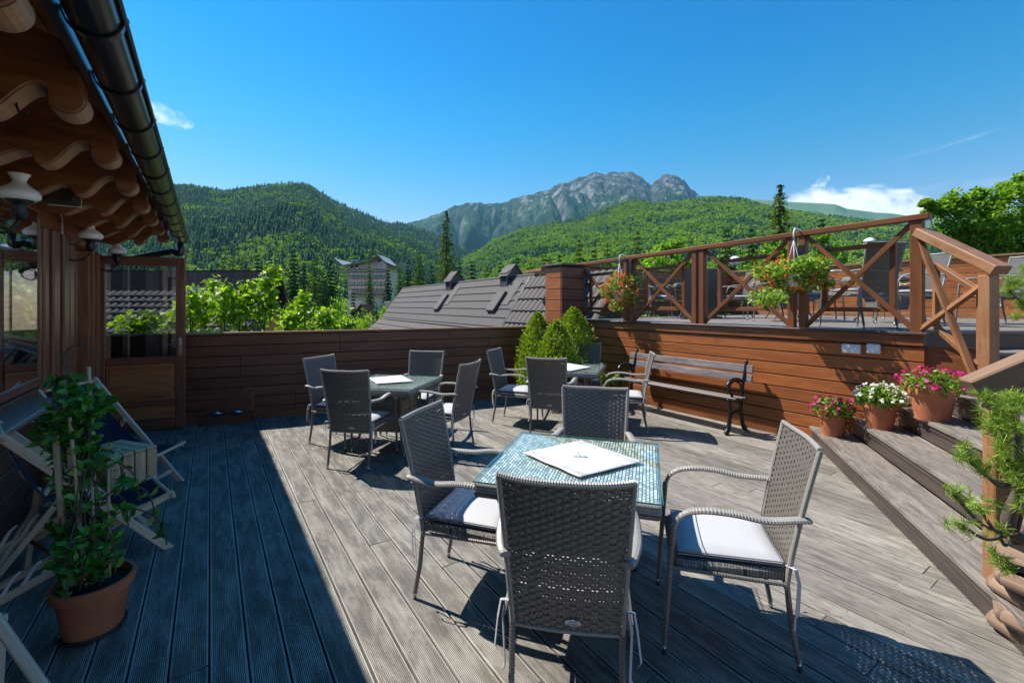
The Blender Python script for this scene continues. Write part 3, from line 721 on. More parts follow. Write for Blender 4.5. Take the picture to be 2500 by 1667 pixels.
# stair railing from the newel down to the foot post
NW = F(RC, S1); FP = Vector((4.12, 3.86, 0))
NW = Vector((NW.x, NW.y, 0))
srail = thing('stair_railing', (FP.x, FP.y, .76), 0, 'thick light brown stair handrail with crossed braces right of the terrace railing', 'railing')
fpz = .55
hd = (FP - NW).normalized(); hs_ = Vector((-hd.y, hd.x, 0))
b = MB(); b.box((-.048, -.048, fpz), (.048, .048, 1.86), Matrix(((hd.x, hs_.x, 0, FP.x), (hd.y, hs_.y, 0, FP.y), (0, 0, 1, 0), (0, 0, 0, 1)))); b.build('post', MAT['rail_light'], srail, bevel=.006)
b = MB(); hd = (FP - NW).normalized()
b.beam(NW + Vector((0, 0, 2.33)) + hd * .03, FP + Vector((0, 0, 1.89)) + hd * .10, .16, .085); b.build('handrail', MAT['rail_light'], srail, bevel=.008)
def qs(t, h):
    p = NW.lerp(FP, t); z0 = 1.36 + (.80 - 1.36) * t; z1 = 2.27 + (1.84 - 2.27) * t; return Vector((p.x, p.y, z0 + (z1 - z0) * h))
b = MB(); b.beam(qs(.03, 1), qs(.97, -.1), .045, .05, up=(1, -.4, 0)); b.build('brace', MAT['rail_light'], srail, bevel=.003)
b = MB(); b.beam(qs(.03, .0), qs(.94, .92), .045, .044, up=(1, -.4, 0)); b.build('brace', MAT['rail_light'], srail, bevel=.003)
b = MB(); off = Vector((.05, -.01, 0))
b.beam(qs(.2, .8) + off, qs(.85, .8) + off, .05, .048, up=(1, -.4, 0)); b.beam(qs(.2, .15) + off, qs(.8, .15) + off, .05, .048, up=(1, -.4, 0))
b.beam(qs(.2, .15) + off, qs(.2, .8) + off, .05, .046, up=(1, -.4, 0)); b.beam(qs(.82, .1) + off, qs(.82, .8) + off, .05, .046, up=(1, -.4, 0)); b.build('inner_frame', MAT['rail_light'], srail, bevel=.003)

# ================================================================ STEPS
steps = thing('timber_steps', (3.4, 4.0, 0), 0, 'weathered wooden steps with dark risers climbing to the upper terrace', 'steps')
L1a = G(1997.7, 1093.6); L1b = G(2406, 1506); td = (L1b - L1a).normalized(); qd = Vector((-td.y, td.x, 0))
if qd.x < 0: qd = -qd
RISE, RUN = .19, .318
def wall_hit(p, d):                                   # where the line p+d*t meets the terrace wall
    n_ = Vector((math.cos(DD), math.sin(DD), 0)); return p + d * ((TC - .021 - p.dot(n_)) / d.dot(n_))
for k in range(1, 5):
    p0 = L1a + qd * RUN * (k - 1); top = k * RISE
    a_ = wall_hit(p0, -td) ; far = p0 + td * 4.2
    if k >= 3: a_ = p0 - td * min(((a_ - p0).length), 2.2)
    b = MB(); e_ = (far - a_).length
    dep = RUN if k < 4 else 2.2
    up = Vector((0, 0, 1))
    Mx = Matrix(((td.x, qd.x, 0, a_.x), (td.y, qd.y, 0, a_.y), (0, 0, 1, 0), (0, 0, 0, 1)))
    nw_ = .1735 if k < 4 else .17
    nrows = 2 if k < 4 else 12
    for r_ in range(nrows):
        y0 = -.03 + r_ * nw_; b.box((.0, y0, top - .035), (e_, y0 + nw_ - .006, top - .0005 * r_), Mx, grain=0)
        b2 = None
    b.build('tread', MAT['step_tread'], steps, bevel=.003)
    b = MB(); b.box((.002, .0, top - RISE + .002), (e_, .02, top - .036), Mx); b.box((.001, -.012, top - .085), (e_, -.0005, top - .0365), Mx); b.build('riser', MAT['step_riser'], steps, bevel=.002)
# upper flight
for k, y in ((5, 3.98), (6, 4.35)):
    top = k * RISE; x0 = 4.22 + (y - 3.98) * .35 + .02
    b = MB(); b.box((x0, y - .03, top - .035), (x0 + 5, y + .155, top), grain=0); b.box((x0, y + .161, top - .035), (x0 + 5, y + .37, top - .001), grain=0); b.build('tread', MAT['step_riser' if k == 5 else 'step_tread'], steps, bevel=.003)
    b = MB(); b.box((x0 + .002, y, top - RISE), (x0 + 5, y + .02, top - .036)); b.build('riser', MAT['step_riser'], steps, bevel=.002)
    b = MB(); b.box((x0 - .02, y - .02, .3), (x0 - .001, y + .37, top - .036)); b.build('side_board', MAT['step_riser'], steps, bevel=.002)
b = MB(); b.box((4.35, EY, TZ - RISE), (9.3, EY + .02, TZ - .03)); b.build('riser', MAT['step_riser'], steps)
b = MB(); b.box((4.33, EY - .04, TZ - .031), (9.3, EY + .10, TZ + .003)); b.build('tread', MAT['step_tread'], steps, bevel=.003)
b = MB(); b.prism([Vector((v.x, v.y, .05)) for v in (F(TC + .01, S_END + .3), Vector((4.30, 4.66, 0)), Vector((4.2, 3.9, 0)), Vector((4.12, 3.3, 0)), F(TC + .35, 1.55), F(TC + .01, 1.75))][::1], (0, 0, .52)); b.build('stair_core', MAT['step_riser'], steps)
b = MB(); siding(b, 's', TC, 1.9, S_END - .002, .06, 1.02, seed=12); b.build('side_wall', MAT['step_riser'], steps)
# near newel with its own handrail, right edge of the picture
nr = thing('stair_newel', (2.43, 2.26, 0), 0, 'weathered orange newel post with sloping handrail at the right edge of the photo', 'post')
nx, ny = 2.485, 2.27
b = MB(); b.box((-.05, -.05, 0), (.05, .05, 1.20), Matrix(((td.x, qd.x, 0, nx), (td.y, qd.y, 0, ny), (0, 0, 1, 0), (0, 0, 0, 1)))); b.build('post', MAT['rail_light'], nr, bevel=.006)
b = MB(); p0 = Vector((nx, ny, 1.235)) - qd * .12 - Vector((0, 0, .065)); b.beam(p0, p0 + qd * 2.2 + Vector((0, 0, 2.2 * .6)), .12, .10); b.build('handrail', MAT['rail_weathered'], nr, bevel=.008)

# ================================================================ WICKER CHAIR (built once, then copied)
def lerp(a, b, t): return a + (b - a) * t
BH0, BH1 = .355, .965
def backpt(u, h, off=0.0):
    """u -1..1 across, h 0..1 up the back; the panel is hollow in plan and leans back"""
    wdt = lerp(.205, .238, h); z = lerp(BH0, BH1, h)
    y = lerp(-.215, -.335, max(h, 0) ** 1.25) - .028 * (1 - u * u) * (.4 + .6 * h) + off
    z += .012 * abs(u) ** 3 * max(h, 0)
    return Vector((u * wdt, y, z))
def oval(b, cen, u, v, ru, rv, th, n=24):
    cen = Vector(cen); u = Vector(u).normalized(); v = Vector(v).normalized(); w_ = u.cross(v)
    pts = [cen + u * ru * math.cos(2 * math.pi * i / n) + v * rv * math.sin(2 * math.pi * i / n) for i in range(n)]
    b.prism(pts, w_ * th)
def text_mesh(name, body, size, M, mat, parent, thick=.0008):
    cu = bpy.data.curves.new('t', 'FONT'); cu.body = body; cu.size = size; cu.align_x = 'CENTER'; cu.align_y = 'CENTER'; cu.extrude = thick
    o = bpy.data.objects.new('t', cu); C.objects.link(o)
    dg = bpy.context.evaluated_depsgraph_get(); me = bpy.data.meshes.new_from_object(o.evaluated_get(dg))
    bpy.data.objects.remove(o); me.name = name; me.transform(M); me.materials.clear(); me.materials.append(mat)
    r = bpy.data.objects.new(name, me); C.objects.link(r); r.parent = parent; return r
def make_chair():
    t = thing('wicker_chair', (0, 0, 0), 0, 'x', 'chair')
    # woven back: vertical stakes, flat strands passing in front and behind
    NS, NR = 16, 44
    b = MB()
    for i in range(NS + 1):
        u = -1 + 2 * i / NS
        for du in (-.010, .010):
            pts = [backpt(max(-1, min(1, u + du)), h) for h in np.linspace(0, 1, 12)]
            vs = []; fs = []
            for p in pts: vs += [p + Vector((-.0026, -.0012, 0)), p + Vector((.0026, -.0012, 0)), p + Vector((.0026, .0012, 0)), p + Vector((-.0026, .0012, 0))]
            for k in range(11):
                for m_ in range(4): fs.append((k * 4 + m_, k * 4 + (m_ + 1) % 4, (k + 1) * 4 + (m_ + 1) % 4, (k + 1) * 4 + m_))
            b.add(vs, fs)
    for r_ in range(NR):
        h = (r_ + .5) / NR; hh = .0074 / (BH1 - BH0); sg = 1 if r_ % 2 else -1
        if r_ % 9 == 4: hh *= .75
        jit = random.uniform(-.0012, .0012); n = NS * 4; vs = []; fs = []
        for k in range(n + 1):
            u = -1 + 2 * k / n; off = sg * .0036 * math.cos(math.pi * (u + 1) / 2 * NS) + jit
            lo, hi = backpt(u, h - hh, off), backpt(u, h + hh, off)
            vs += [lo + Vector((0, -.0011, 0)), hi + Vector((0, -.0011, 0)), hi + Vector((0, .0011, 0)), lo + Vector((0, .0011, 0))]
        for k in range(n):
            for m_ in range(4): fs.append((k * 4 + m_, k * 4 + (m_ + 1) % 4, (k + 1) * 4 + (m_ + 1) % 4, (k + 1) * 4 + m_))
        b.add(vs, fs)
    back = b.build('backrest', MAT['wicker'], t, smooth=False, fix=True)
    # wrapped rim round the back
    b = MB()
    b.tube([backpt(-1.02, h) for h in np.linspace(-.01, 1.0, 9)], .0125, 8, rings=.0042)
    b.tube([backpt(1.02, h) for h in np.linspace(-.01, 1.0, 9)], .0125, 8, rings=.0042)
    b.tube([backpt(u, 1.0) + Vector((0, 0, .004 - .004 * abs(u))) for u in np.linspace(-1.03, 1.03, 15)], .0135, 8, rings=.0045)
    b.tube([backpt(u, 0.0) for u in np.linspace(-1.0, 1.0, 9)], .009, 8, rings=.0045)
    b.build('rim', MAT['wicker_edge'], t)
    c = backpt(.12, .075, -.012)
    b = MB(); dn = (backpt(0, .08) - backpt(0, .02)).normalized(); oval(b, c, (1, 0, 0), dn, .030, .0125, -.002); bd = b.build('badge', MAT['white_plastic'], t)
    zv = Vector((1, 0, 0)).cross(dn)
    Mt = Matrix(((1, dn.x, 0, c.x), (0, dn.y, -1, c.y - .0025), (0, dn.z, 0, c.z), (0, 0, 0, 1)))
    text_mesh('print', 'HECHT\nGARDEN', .0115, Mt, MAT['print_dark'], bd, .0002)
    # seat
    b = MB(); ys = (-.225, .255)
    pl = [(-.205, ys[0]), (.205, ys[0]), (.245, .21), (.235, ys[1]), (-.235, ys[1]), (-.245, .21)]
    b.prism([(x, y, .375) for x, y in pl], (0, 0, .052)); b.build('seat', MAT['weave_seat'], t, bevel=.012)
    b = MB()
    n = 13; vs = []; fs = []
    def cu_(u, v, top):
        e = max(abs(u), abs(v)); r_ = max(0, 1 - ((max(0, e - .86)) / .14) ** 2) if e > .86 else 1
        pw = .012 * (1 - u * u) * (1 - v * v)
        x = u * lerp(.212, .196, (1 - v) / 2); y = lerp(-.205, .235, (v + 1) / 2)
        return Vector((x, y, .450 + (.020 * math.sqrt(r_) + pw) * (1 if top else -.9)))
    for top in (1, 0):
        base = len(vs)
        for j in range(n):
            for i in range(n): vs.append(cu_(-1 + 2 * i / (n - 1), -1 + 2 * j / (n - 1), top))
        for j in range(n - 1):
            for i in range(n - 1):
                a = base + j * n + i; f = (a, a + 1, a + 1 + n, a + n); fs.append(f if top else f[::-1])
    b.add(vs, fs); cush = b.build('cushion', MAT['cushion'], t, smooth=True)
    b = MB(); e = [(-.213, .236), (.213, .236), (.197, -.206), (-.197, -.206), (-.213, .236)]
    b.tube([(x, y, .457) for x, y in e], .0035, 6); b.tube([(x, y, .443) for x, y in e], .0035, 6); b.build('piping', MAT['piping'], cush)
    for sx in (-1, 1):
        b = MB()
        for k, (dx, L) in enumerate(((0, .24), (.02, .17))):
            pts = [Vector((sx * .205, -.215, .45)), Vector((sx * (.232 + dx), -.24, .46)), Vector((sx * (.242 + dx), -.25, .40)), Vector((sx * (.236 + dx * 2), -.24, .45 - L)), Vector((sx * (.245 + dx), -.235, .43 - L))]
            P_ = []
            for i in range(4):
                for q_ in range(4): P_.append(pts[i].lerp(pts[i + 1], q_ / 4))
            P_.append(pts[-1]); b.tube(P_, .0075, 6, flat=(1, .2))
        b.build('tie', MAT['cushion'], cush)
    # legs and arms
    for sx in (-1, 1):
        b = MB(); p0 = backpt(sx * 1.02, 0); p1 = Vector((sx * .212, -.262, .035))
        b.tube([p0 + Vector((0, 0, .03)), p0.lerp(p1, .5) + Vector((0, .006, 0)), p1], [.0125, .0135, .0125], 8, rings=.006); lg = b.build('leg', MAT['wicker'], t)
        b = MB(); b.tube([p1 + Vector((0, 0, .012)), p1 + Vector((sx * .001, -.003, -.035))], .0105, 10); b.build('foot_cap', MAT['steel'], lg, smooth=True)
        A = backpt(sx * 1.0, .50); x = sx
        pts = [A + Vector((x * .002, -.03, 0)), A + Vector((x * .022, .02, .004)), Vector((x * .268, -.12, .664)), Vector((x * .275, 0, .680)), Vector((x * .272, .10, .682)), Vector((x * .268, .185, .668)), Vector((x * .264, .235, .635)), Vector((x * .260, .262, .58))]
        P_ = []
        for i in range(len(pts) - 1):
            a0, a1, a2, a3 = pts[max(i - 1, 0)], pts[i], pts[i + 1], pts[min(i + 2, len(pts) - 1)]
            for q_ in range(6):
                s_ = q_ / 6; P_.append(.5 * ((2 * a1) + (a2 - a0) * s_ + (2 * a0 - 5 * a1 + 4 * a2 - a3) * s_ ** 2 + (3 * a1 - a0 - 3 * a2 + a3) * s_ ** 3))
        P_.append(pts[-1])
        b = MB(); m = len(P_); rad = [lerp(.022, .026, min(1, i / 10)) if i < m - 14 else lerp(.026, .016, (i - (m - 14)) / 13) for i in range(m)]
        b.tube(P_, rad, 10, rings=.0055, flat=(1.05, .55)); b.build('arm', MAT['wicker_edge'], t)
        b = MB(); p1 = Vector((x * .262, .300, .035))
        b.tube([pts[-1] + Vector((0, -.001, .01)), Vector((x * .258, .272, .45)), p1], [.0155, .0145, .0125], 8, rings=.006); lg = b.build('leg', MAT['wicker'], t)
        b = MB(); b.tube([p1 + Vector((0, 0, .012)), p1 + Vector((sx * .001, .003, -.035))], .0105, 10); b.build('foot_cap', MAT['steel'], lg, smooth=True)
    b = MB(); b.tube([(-.235, .262, .40), (.235, .262, .40)], .012, 8, rings=.006); b.tube([(-.245, -.2, .385), (-.252, .27, .395)], .010, 8, rings=.006); b.tube([(.245, -.2, .385), (.252, .27, .395)], .010, 8, rings=.006)
    b.build('seat_frame', MAT['wicker'], t)
    return t
chair0 = make_chair(); index_kids(chair0)
used = []
def place_chair(x, y, fx, fy, label, group, z=0):
    o = chair0 if not used else copy_tree(chair0)
    used.append(o); o.location = (x, y, z); o.rotation_euler = (0, 0, math.atan2(-fx, fy)); o['label'] = label; o['group'] = group; return o
g1 = 'wicker armchairs on the lower terrace'
place_chair(.245, 1.93, .166, .986, 'wicker armchair in the foreground seen from behind with oval badge', g1)
place_chair(-.215, 2.56, .954, -.30, 'wicker armchair left of the nearest table with half sunlit seat cushion', g1)
place_chair(1.06, 2.23, -.965, .26, 'sunlit wicker armchair right of the nearest table facing left', g1)
place_chair(.55, 3.05, -.23, -.973, 'wicker armchair behind the nearest table facing the camera', g1)
place_chair(-1.555, 4.60, .15, .99, 'wicker armchair seen from behind at the table near the fence', g1)
place_chair(-2.02, 5.27, .93, -.36, 'wicker armchair at the far left side of the table near the fence', g1)
place_chair(-1.22, 5.72, -.2, -.98, 'wicker armchair between the fence and the left table facing the camera', g1)
place_chair(-.76, 4.98, -.93, .36, 'wicker armchair on the right side of the table near the fence', g1)
place_chair(.50, 5.58, .30, .955, 'wicker armchair seen from behind at the table near the green bushes', g1)
place_chair(.06, 6.16, .937, -.35, 'wicker armchair at the left side of the table near the bushes', g1)
place_chair(1.13, 7.02, -.25, -.968, 'wicker armchair directly in front of the green bushes facing the camera', g1)
place_chair(1.47, 5.80, -.97, .22, 'wicker armchair in front of the bench seen edge on', g1)
g2 = 'wicker armchairs on the upper terrace'
def up(px, py, Y): return ((px - 1250) * Y / FPX, Y)
for (px, Y, fx, fy, lab) in (
    (1612, 9.6, 1, -.15, 'upper terrace wicker armchair behind the second railing bay facing right'),
    (1795, 9.6, -1, .1, 'upper terrace wicker armchair behind the third railing bay facing left'),
    (1880, 7.6, -.95, .3, 'upper terrace wicker armchair half hidden by the large hanging basket'),
    (1998, 7.4, .9, -.4, 'upper terrace wicker armchair just right of the large hanging basket'),
    (2100, 5.35, -.12, 1, 'big dark wicker armchair seen from behind through the last railing bay'),
    (2225, 6.1, -.95, .3, 'upper terrace wicker armchair beside the corner newel facing left'),
    (2180, 8.4, -.3, -.95, 'upper terrace wicker armchair facing the camera between the last railing bays'),
    (2425, 6.5, -.93, .3, 'upper terrace wicker armchair right of the thick stair handrail'),
    (1960, 9.6, -.5, -.86, 'upper terrace wicker armchair farthest back behind the big hanging basket')):
    x, y = up(px, 0, Y); place_chair(x, y, fx, fy, lab, g2, TZ)

# ================================================================ TABLES
def make_table():
    t = thing('wicker_table', (0, 0, 0), 0, 'x', 'table'); h = .44
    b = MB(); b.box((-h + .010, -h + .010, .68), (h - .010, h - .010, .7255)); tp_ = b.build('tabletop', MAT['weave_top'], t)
    b = MB()
    for z_ in (.682, .697, .712): b.tube([(-h + .006, -h + .006, z_), (h - .006, -h + .006, z_), (h - .006, h - .006, z_), (-h + .006, h - .006, z_), (-h + .006, -h + .006, z_)], .0085, 6, rings=.0075)
    b.build('woven_edge', MAT['wicker_edge'], tp_)
    b = MB(); b.box((-h - .006, -h - .006, .727), (h + .006, h + .006, .735)); gl = b.build('glass_top', MAT['table_glass'], t, bevel=.002)
    b = MB(); e = h + .0065
    for sx, sy in ((1, 0), (-1, 0)): b.box((sx * e - .0006, -e, .728), (sx * e + .0006, e, .734))
    for sy in (1, -1): b.box((-e, sy * e - .0006, .728), (e, sy * e + .0006, .734))
    b.build('glass_rim', MAT['glass_edge'], gl)
    for sx in (-1, 1):
        for sy in (-1, 1):
            b = MB(); b.tube(catmull([(sx * .245, sy * .245, .675), (sx * .245, sy * .245, .40), (sx * .25, sy * .25, .16), (sx * .305, sy * .305, .03)], 5), .016, 8, rings=.007); lg = b.build('leg', MAT['wicker'], t)
            b = MB(); b.tube([(sx * .305, sy * .305, .032), (sx * .308, sy * .308, .0)], .013, 10); b.build('foot_cap', MAT['steel'], lg)
    b = MB()
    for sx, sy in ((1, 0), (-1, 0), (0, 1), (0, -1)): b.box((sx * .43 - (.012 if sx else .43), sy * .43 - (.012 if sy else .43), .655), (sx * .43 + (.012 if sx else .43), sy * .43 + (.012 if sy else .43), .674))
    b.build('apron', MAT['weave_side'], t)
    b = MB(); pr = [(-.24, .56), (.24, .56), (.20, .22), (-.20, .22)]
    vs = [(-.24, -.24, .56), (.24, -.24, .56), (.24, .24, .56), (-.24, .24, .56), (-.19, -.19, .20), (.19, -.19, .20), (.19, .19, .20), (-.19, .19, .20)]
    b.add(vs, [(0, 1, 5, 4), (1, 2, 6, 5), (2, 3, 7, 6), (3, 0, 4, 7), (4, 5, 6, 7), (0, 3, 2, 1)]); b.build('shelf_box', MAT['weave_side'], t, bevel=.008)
    return t
tab0 = make_table(); index_kids(tab0)
tabs = [tab0, copy_tree(tab0), copy_tree(tab0)]
for o, (x, y), a, lab in zip(tabs, ((.362, 2.50), (-1.385, 5.12), (.82, 6.28)), (-17, -12.5, -19),
        ('square glass topped wicker table nearest to the camera', 'square glass topped wicker table near the back fence on the left', 'square glass topped wicker table between the bushes and the bench')):
    o.location = (x, y, 0); o.rotation_euler = (0, 0, R(a)); tag(o, lab, 'table', 'glass topped wicker tables')
for i, (px, Y, lab) in enumerate(((1700, 9.6, 'upper terrace wicker table behind the middle of the railing'), (1925, 8.3, 'upper terrace wicker table behind the large hanging basket'), (2165, 7.0, 'upper terrace wicker table behind the last railing bay'))):
    o = copy_tree(tab0); x, y = up(px, 0, Y); o.location = (x, y, TZ); o.rotation_euler = (0, 0, R(-15)); tag(o, lab, 'table', 'wicker tables on the upper terrace')
for (px, Y, lab) in ((1685, 8.7, 'dark folded board standing upright behind the double railing post'), (1738, 8.9, 'dark upright board right of the double railing post')):
    x, y = up(px, 0, Y); o = thing('folded_panel', (x, y, TZ), R(-20), lab, 'panel', 'dark upright boards on the upper terrace')
    b = MB(); b.box((x - .10, y - .03, TZ + .05), (x + .10, y + .03, TZ + 1.0)); b.build('board', MAT['roof_trim'], o, bevel=.01)
    b = MB(); b.box((x - .16, y - .12, TZ), (x + .16, y + .12, TZ + .048)); b.build('base', MAT['iron'], o, bevel=.01)
# table cloths
def cloth(corners, label, emblem=False):
    cs = [G(px, py, .7395) for px, py in corners]; cen = sum(cs, Vector()) / 4
    t = MB(); n = 18; vs = []; fs = []; uvs = []
    def pt(i, j, dz): 
        u, v = i / n, j / n; p = cs[0] * (1 - u) * (1 - v) + cs[1] * u * (1 - v) + cs[2] * u * v + cs[3] * (1 - u) * v
        wv = .0018 * (math.sin(u * 9 + v * 4) + math.sin(v * 11 - u * 3)) + .004 * (max(0, abs(u - .5) + abs(v - .5) - .8))
        return Vector((p.x + .002 * math.sin(v * 13), p.y + .002 * math.sin(u * 11), .7405 + max(0, wv) + dz))
    for dz in (.0022, 0):
        for j in range(n + 1):
            for i in range(n + 1): vs.append(pt(i, j, dz))
    m = (n + 1) ** 2
    for j in range(n):
        for i in range(n):
            a = j * (n + 1) + i; f = (a, a + 1, a + n + 2, a + n + 1); fs.append(f); uvs.append([(i / n, j / n), ((i + 1) / n, j / n), ((i + 1) / n, (j + 1) / n), (i / n, (j + 1) / n)])
            fs.append(tuple(k + m for k in reversed(f))); uvs.append([(.5, .5)] * 4)
    for i in range(n):
        for f in ((i, i + 1), ):
            e1, e2 = f
            for (p_, q_) in ((e1, e2), (m - 1 - e1, m - 1 - e2), (e2 * (n + 1), e1 * (n + 1)), (e1 * (n + 1) + n, e2 * (n + 1) + n)):
                fs.append((p_, q_, q_ + m, p_ + m)); uvs.append([(.02, .02)] * 4)
    root = thing('tablecloth', (cen.x, cen.y, .7405), 0, label, 'tablecloth', 'white checked cloths on the wicker tables')
    t.add(vs, fs, uvs); o = t.build('cloth', MAT['checked_cloth'], root, smooth=True)
    if emblem:
        e = MB(); c2 = G(1414, 1112, .745); c2.z = .7475
        def fl(pts): e.prism([c2 + Vector((x, y, 0)) for x, y in pts], (0, 0, .0006))
        fl([(-.045, -.012), (-.01, -.016), (.03, -.017), (.05, -.024), (.04, -.030), (0, -.026), (-.03, -.022)])
        e.build('emblem', MAT['print_blue'], o)
        e = MB(); fl([(-.04, .030), (-.033, .034), (-.034, .028)]); fl([(-.026, .038), (-.018, .040), (-.02, .034)]); fl([(-.006, .036), (.004, .045), (.006, .040), (-.001, .033)]); fl([(.0, .018), (.008, .019), (.008, .014), (0, .013)]); fl([(.001, .008), (.007, .008), (.007, -.002), (.001, -.002)]); fl([(-.030, .004), (-.006, .005), (-.006, .003), (-.030, .002)])
        fl([(-.03, -.018), (-.008, -.017), (-.008, -.020), (-.03, -.0205)]); fl([(.028, -.012), (.046, -.020), (.052, -.029), (.046, -.022), (.028, -.015)])
        e.build('emblem_outline', MAT['print_dark'], o)
    return root
cloth([(1277, 1106), (1420, 1076), (1568, 1127), (1415, 1165)], 'white checked cloth with blue emblem on the nearest table', True)
cloth([(898, 923), (980, 916), (1011, 931), (921, 937)], 'white cloth on the glass table near the left fence')
cloth([(1336, 895), (1384, 886), (1444, 896), (1392, 906)], 'white cloth on the glass table near the bushes')

# ================================================================ BENCH
bn = thing('park_bench', F(5.5, 3.95, 0), DD, 'old park bench with weathered grey slats and black cast iron ends by the orange wall', 'bench')
bs0, bs1 = 2.98, 4.98
def slat(c, z, w_, th, tilt, name, e=0, mt='bench_wood'):
    b = MB(); a0, a1 = F(c, bs0 + .0 - e, z), F(c, bs1 + e, z); b.beam(a0, a1, w_, th, up=F(-math.sin(R(tilt)), 0, 0) + Vector((0, 0, math.cos(R(tilt))))); b.build(name, MAT[mt], bn, bevel=.006)
for c in (5.335, 5.405, 5.475, 5.545): slat(c, .445 - (c - 5.33) * .06, .058, .032, -3, 'seat_slat', mt='step_riser')
slat(5.715, .785, .095, .03, 78, 'back_slat'); slat(5.690, .665, .095, .03, 78, 'back_slat')
for s in (bs0 + .10, bs1 - .12):
    b = MB()
    def cu(pts, r, fl=(1, 1.5)):
        P_ = []; pts = [F(c, s, z) for c, z in pts]
        for i in range(len(pts) - 1):
            a0, a1, a2, a3 = pts[max(i - 1, 0)], pts[i], pts[i + 1], pts[min(i + 2, len(pts) - 1)]
            for q_ in range(6):
                t_ = q_ / 6; P_.append(.5 * ((2 * a1) + (a2 - a0) * t_ + (2 * a0 - 5 * a1 + 4 * a2 - a3) * t_ ** 2 + (3 * a1 - a0 - 3 * a2 + a3) * t_ ** 3))
        P_.append(pts[-1]); rr = r if isinstance(r, (int, float)) else [lerp(r[0], r[1], i / (len(P_) - 1)) for i in range(len(P_))]
        b.tube(P_, rr, 8, flat=fl)
    cu([(5.34, .43), (5.35, .25), (5.32, .08), (5.265, .012)], [.017, .026]); cu([(5.62, .43), (5.60, .25), (5.65, .08), (5.71, .012)], [.017, .026])
    cu([(5.35, .15), (5.40, .24), (5.48, .27), (5.56, .24), (5.62, .15)], .013)
    cu([(5.62, .41), (5.66, .62), (5.715, .80), (5.73, .85)], .017)
    cu([(5.30, .425), (5.45, .415), (5.63, .40)], .016)
    cu([(5.655, .62), (5.56, .655), (5.45, .665), (5.36, .645), (5.315, .60)], [.014, .024]); cu([(5.315, .60), (5.33, .54), (5.385, .49), (5.40, .45)], .013); cu([(5.46, .655), (5.58, .60), (5.62, .50)], .010)
    e_ = b.build('iron_end', MAT['iron'], bn, smooth=True)
    b = MB(); b.lathe([(.0, .03), (.014, .026), (.024, .012), (.024, -.006), (.014, -.018), (0, -.022)], F(5.735, s, .865), 12); b.build('knob', MAT['iron'], e_, smooth=True)

# sockets on the orange wall
for px, wpx, lab in ((2079, .17, 'white double power socket with cap on the orange wall'), (2134, .115, 'square white power socket nearest to the flower pots on the orange wall')):
    k = (px - 1250) / FPX; Y = (TC - .03) / (math.cos(DD) * k + math.sin(DD)); s = -math.sin(DD) * k * Y + math.cos(DD) * Y; z = HC - (850 - HZ) * Y / FPX
    t = thing('power_socket', F(TC, s, z), DD, lab, 'socket', 'white sockets on the orange wall')
    b = MBF(); b.fbox(TC - .06, TC - .02, s - wpx / 2, s + wpx / 2, z - .055, z + .045); b.build('box', MAT['white_plastic'], t, bevel=.006)
    b = MBF()
    if wpx > .13: b.fbox(TC - .067, TC - .0605, s + .005, s + .072, z - .045, z + .03); b.fbox(TC - .067, TC - .0605, s - .072, s - .003, z - .045, z + .03)
    else: b.fbox(TC - .067, TC - .0605, s - .045, s + .045, z - .045, z + .03)
    b.build('cover', MAT['white_plastic'], t, bevel=.004)

# pet bowls with peaked board
pa, pb = G(504, 1030), G(620, 1021)
pd = (pb - pa); PL = pd.length; pd.normalize(); pn = Vector((pd.y, -pd.x, 0))
M = Matrix(((pd.x, pn.x, 0, pa.x), (pd.y, pn.y, 0, pa.y), (0, 0, 1, 0), (0, 0, 0, 1)))
pet = thing('pet_bowl_stand', pa, 0, 'dark wooden feeding stand with peaked board and two steel bowls by the fence', 'pet stand')
b = MB(); b.box((0, 0, .09), (PL, .22, .11), M); b.box((0, .19, 0), (PL, .215, .089), M); b.box((0, 0, 0), (.02, .189, .089), M); b.box((PL - .02, 0, 0), (PL, .189, .089), M); b.build('base', MAT['siding_dark'], pet, bevel=.003)
b = MB(); tops = [(0, .30), (.13, .50), (.25, .58), (.32, .45), (.42, .40), (.50, .53), (.60, .50), (.70, .40), (.80, .50), (.9, .47), (1, .36)]
for i in range(len(tops) - 1):
    (x0, z0), (x1, z1) = tops[i], tops[i + 1]; X0, X1 = x0 * PL + .002, x1 * PL - .002
    b.prism([M @ Vector((X0, 0, .111)), M @ Vector((X1, 0, .111)), M @ Vector((X1, 0, z1)), M @ Vector((X0, 0, z0))], pn * -.018, grain=(0, 0, 1))
b.build('peaked_board', MAT['door_panel_wood'], pet)
for x in (.30, .72):
    b = MB(); b.lathe([(.0, .108), (.05, .108), (.062, .135), (.078, .148), (.080, .145), (.066, .118), (.0, .1115)][::-1], M @ Vector((x * PL, .12, 0)), 20); b.build('bowl', MAT['bowl_steel'], pet, smooth=True)

# ================================================================ FOLIAGE HELPERS
LEAF = {'quad': [(-.5, 0), (0, -.32), (.5, 0), (0, .32)],
        'oval': [(-.5, 0), (-.25, -.2), (.1, -.24), (.5, 0), (.1, .24), (-.25, .2)],
        'needle': [(-.5, -.032), (.5, -.012), (.5, .012), (-.5, .032)],
        'tuft': [(-.5, -.12), (.15, -.22), (.5, -.04), (.5, .05), (.1, .2), (-.5, .12)],
        'maple': [(-.42, 0), (-.30, -.12), (-.38, -.40), (-.12, -.26), (.06, -.50), (.12, -.20), (.30, -.26), (.24, -.12), (.52, 0), (.24, .12), (.30, .26), (.12, .20), (.06, .50), (-.12, .26), (-.38, .40), (-.30, .12)],
        'petal5': [(.5 * (1 if i % 2 == 0 else .62) * math.cos(math.pi * i / 5), .5 * (1 if i % 2 == 0 else .62) * math.sin(math.pi * i / 5)) for i in range(10)]}
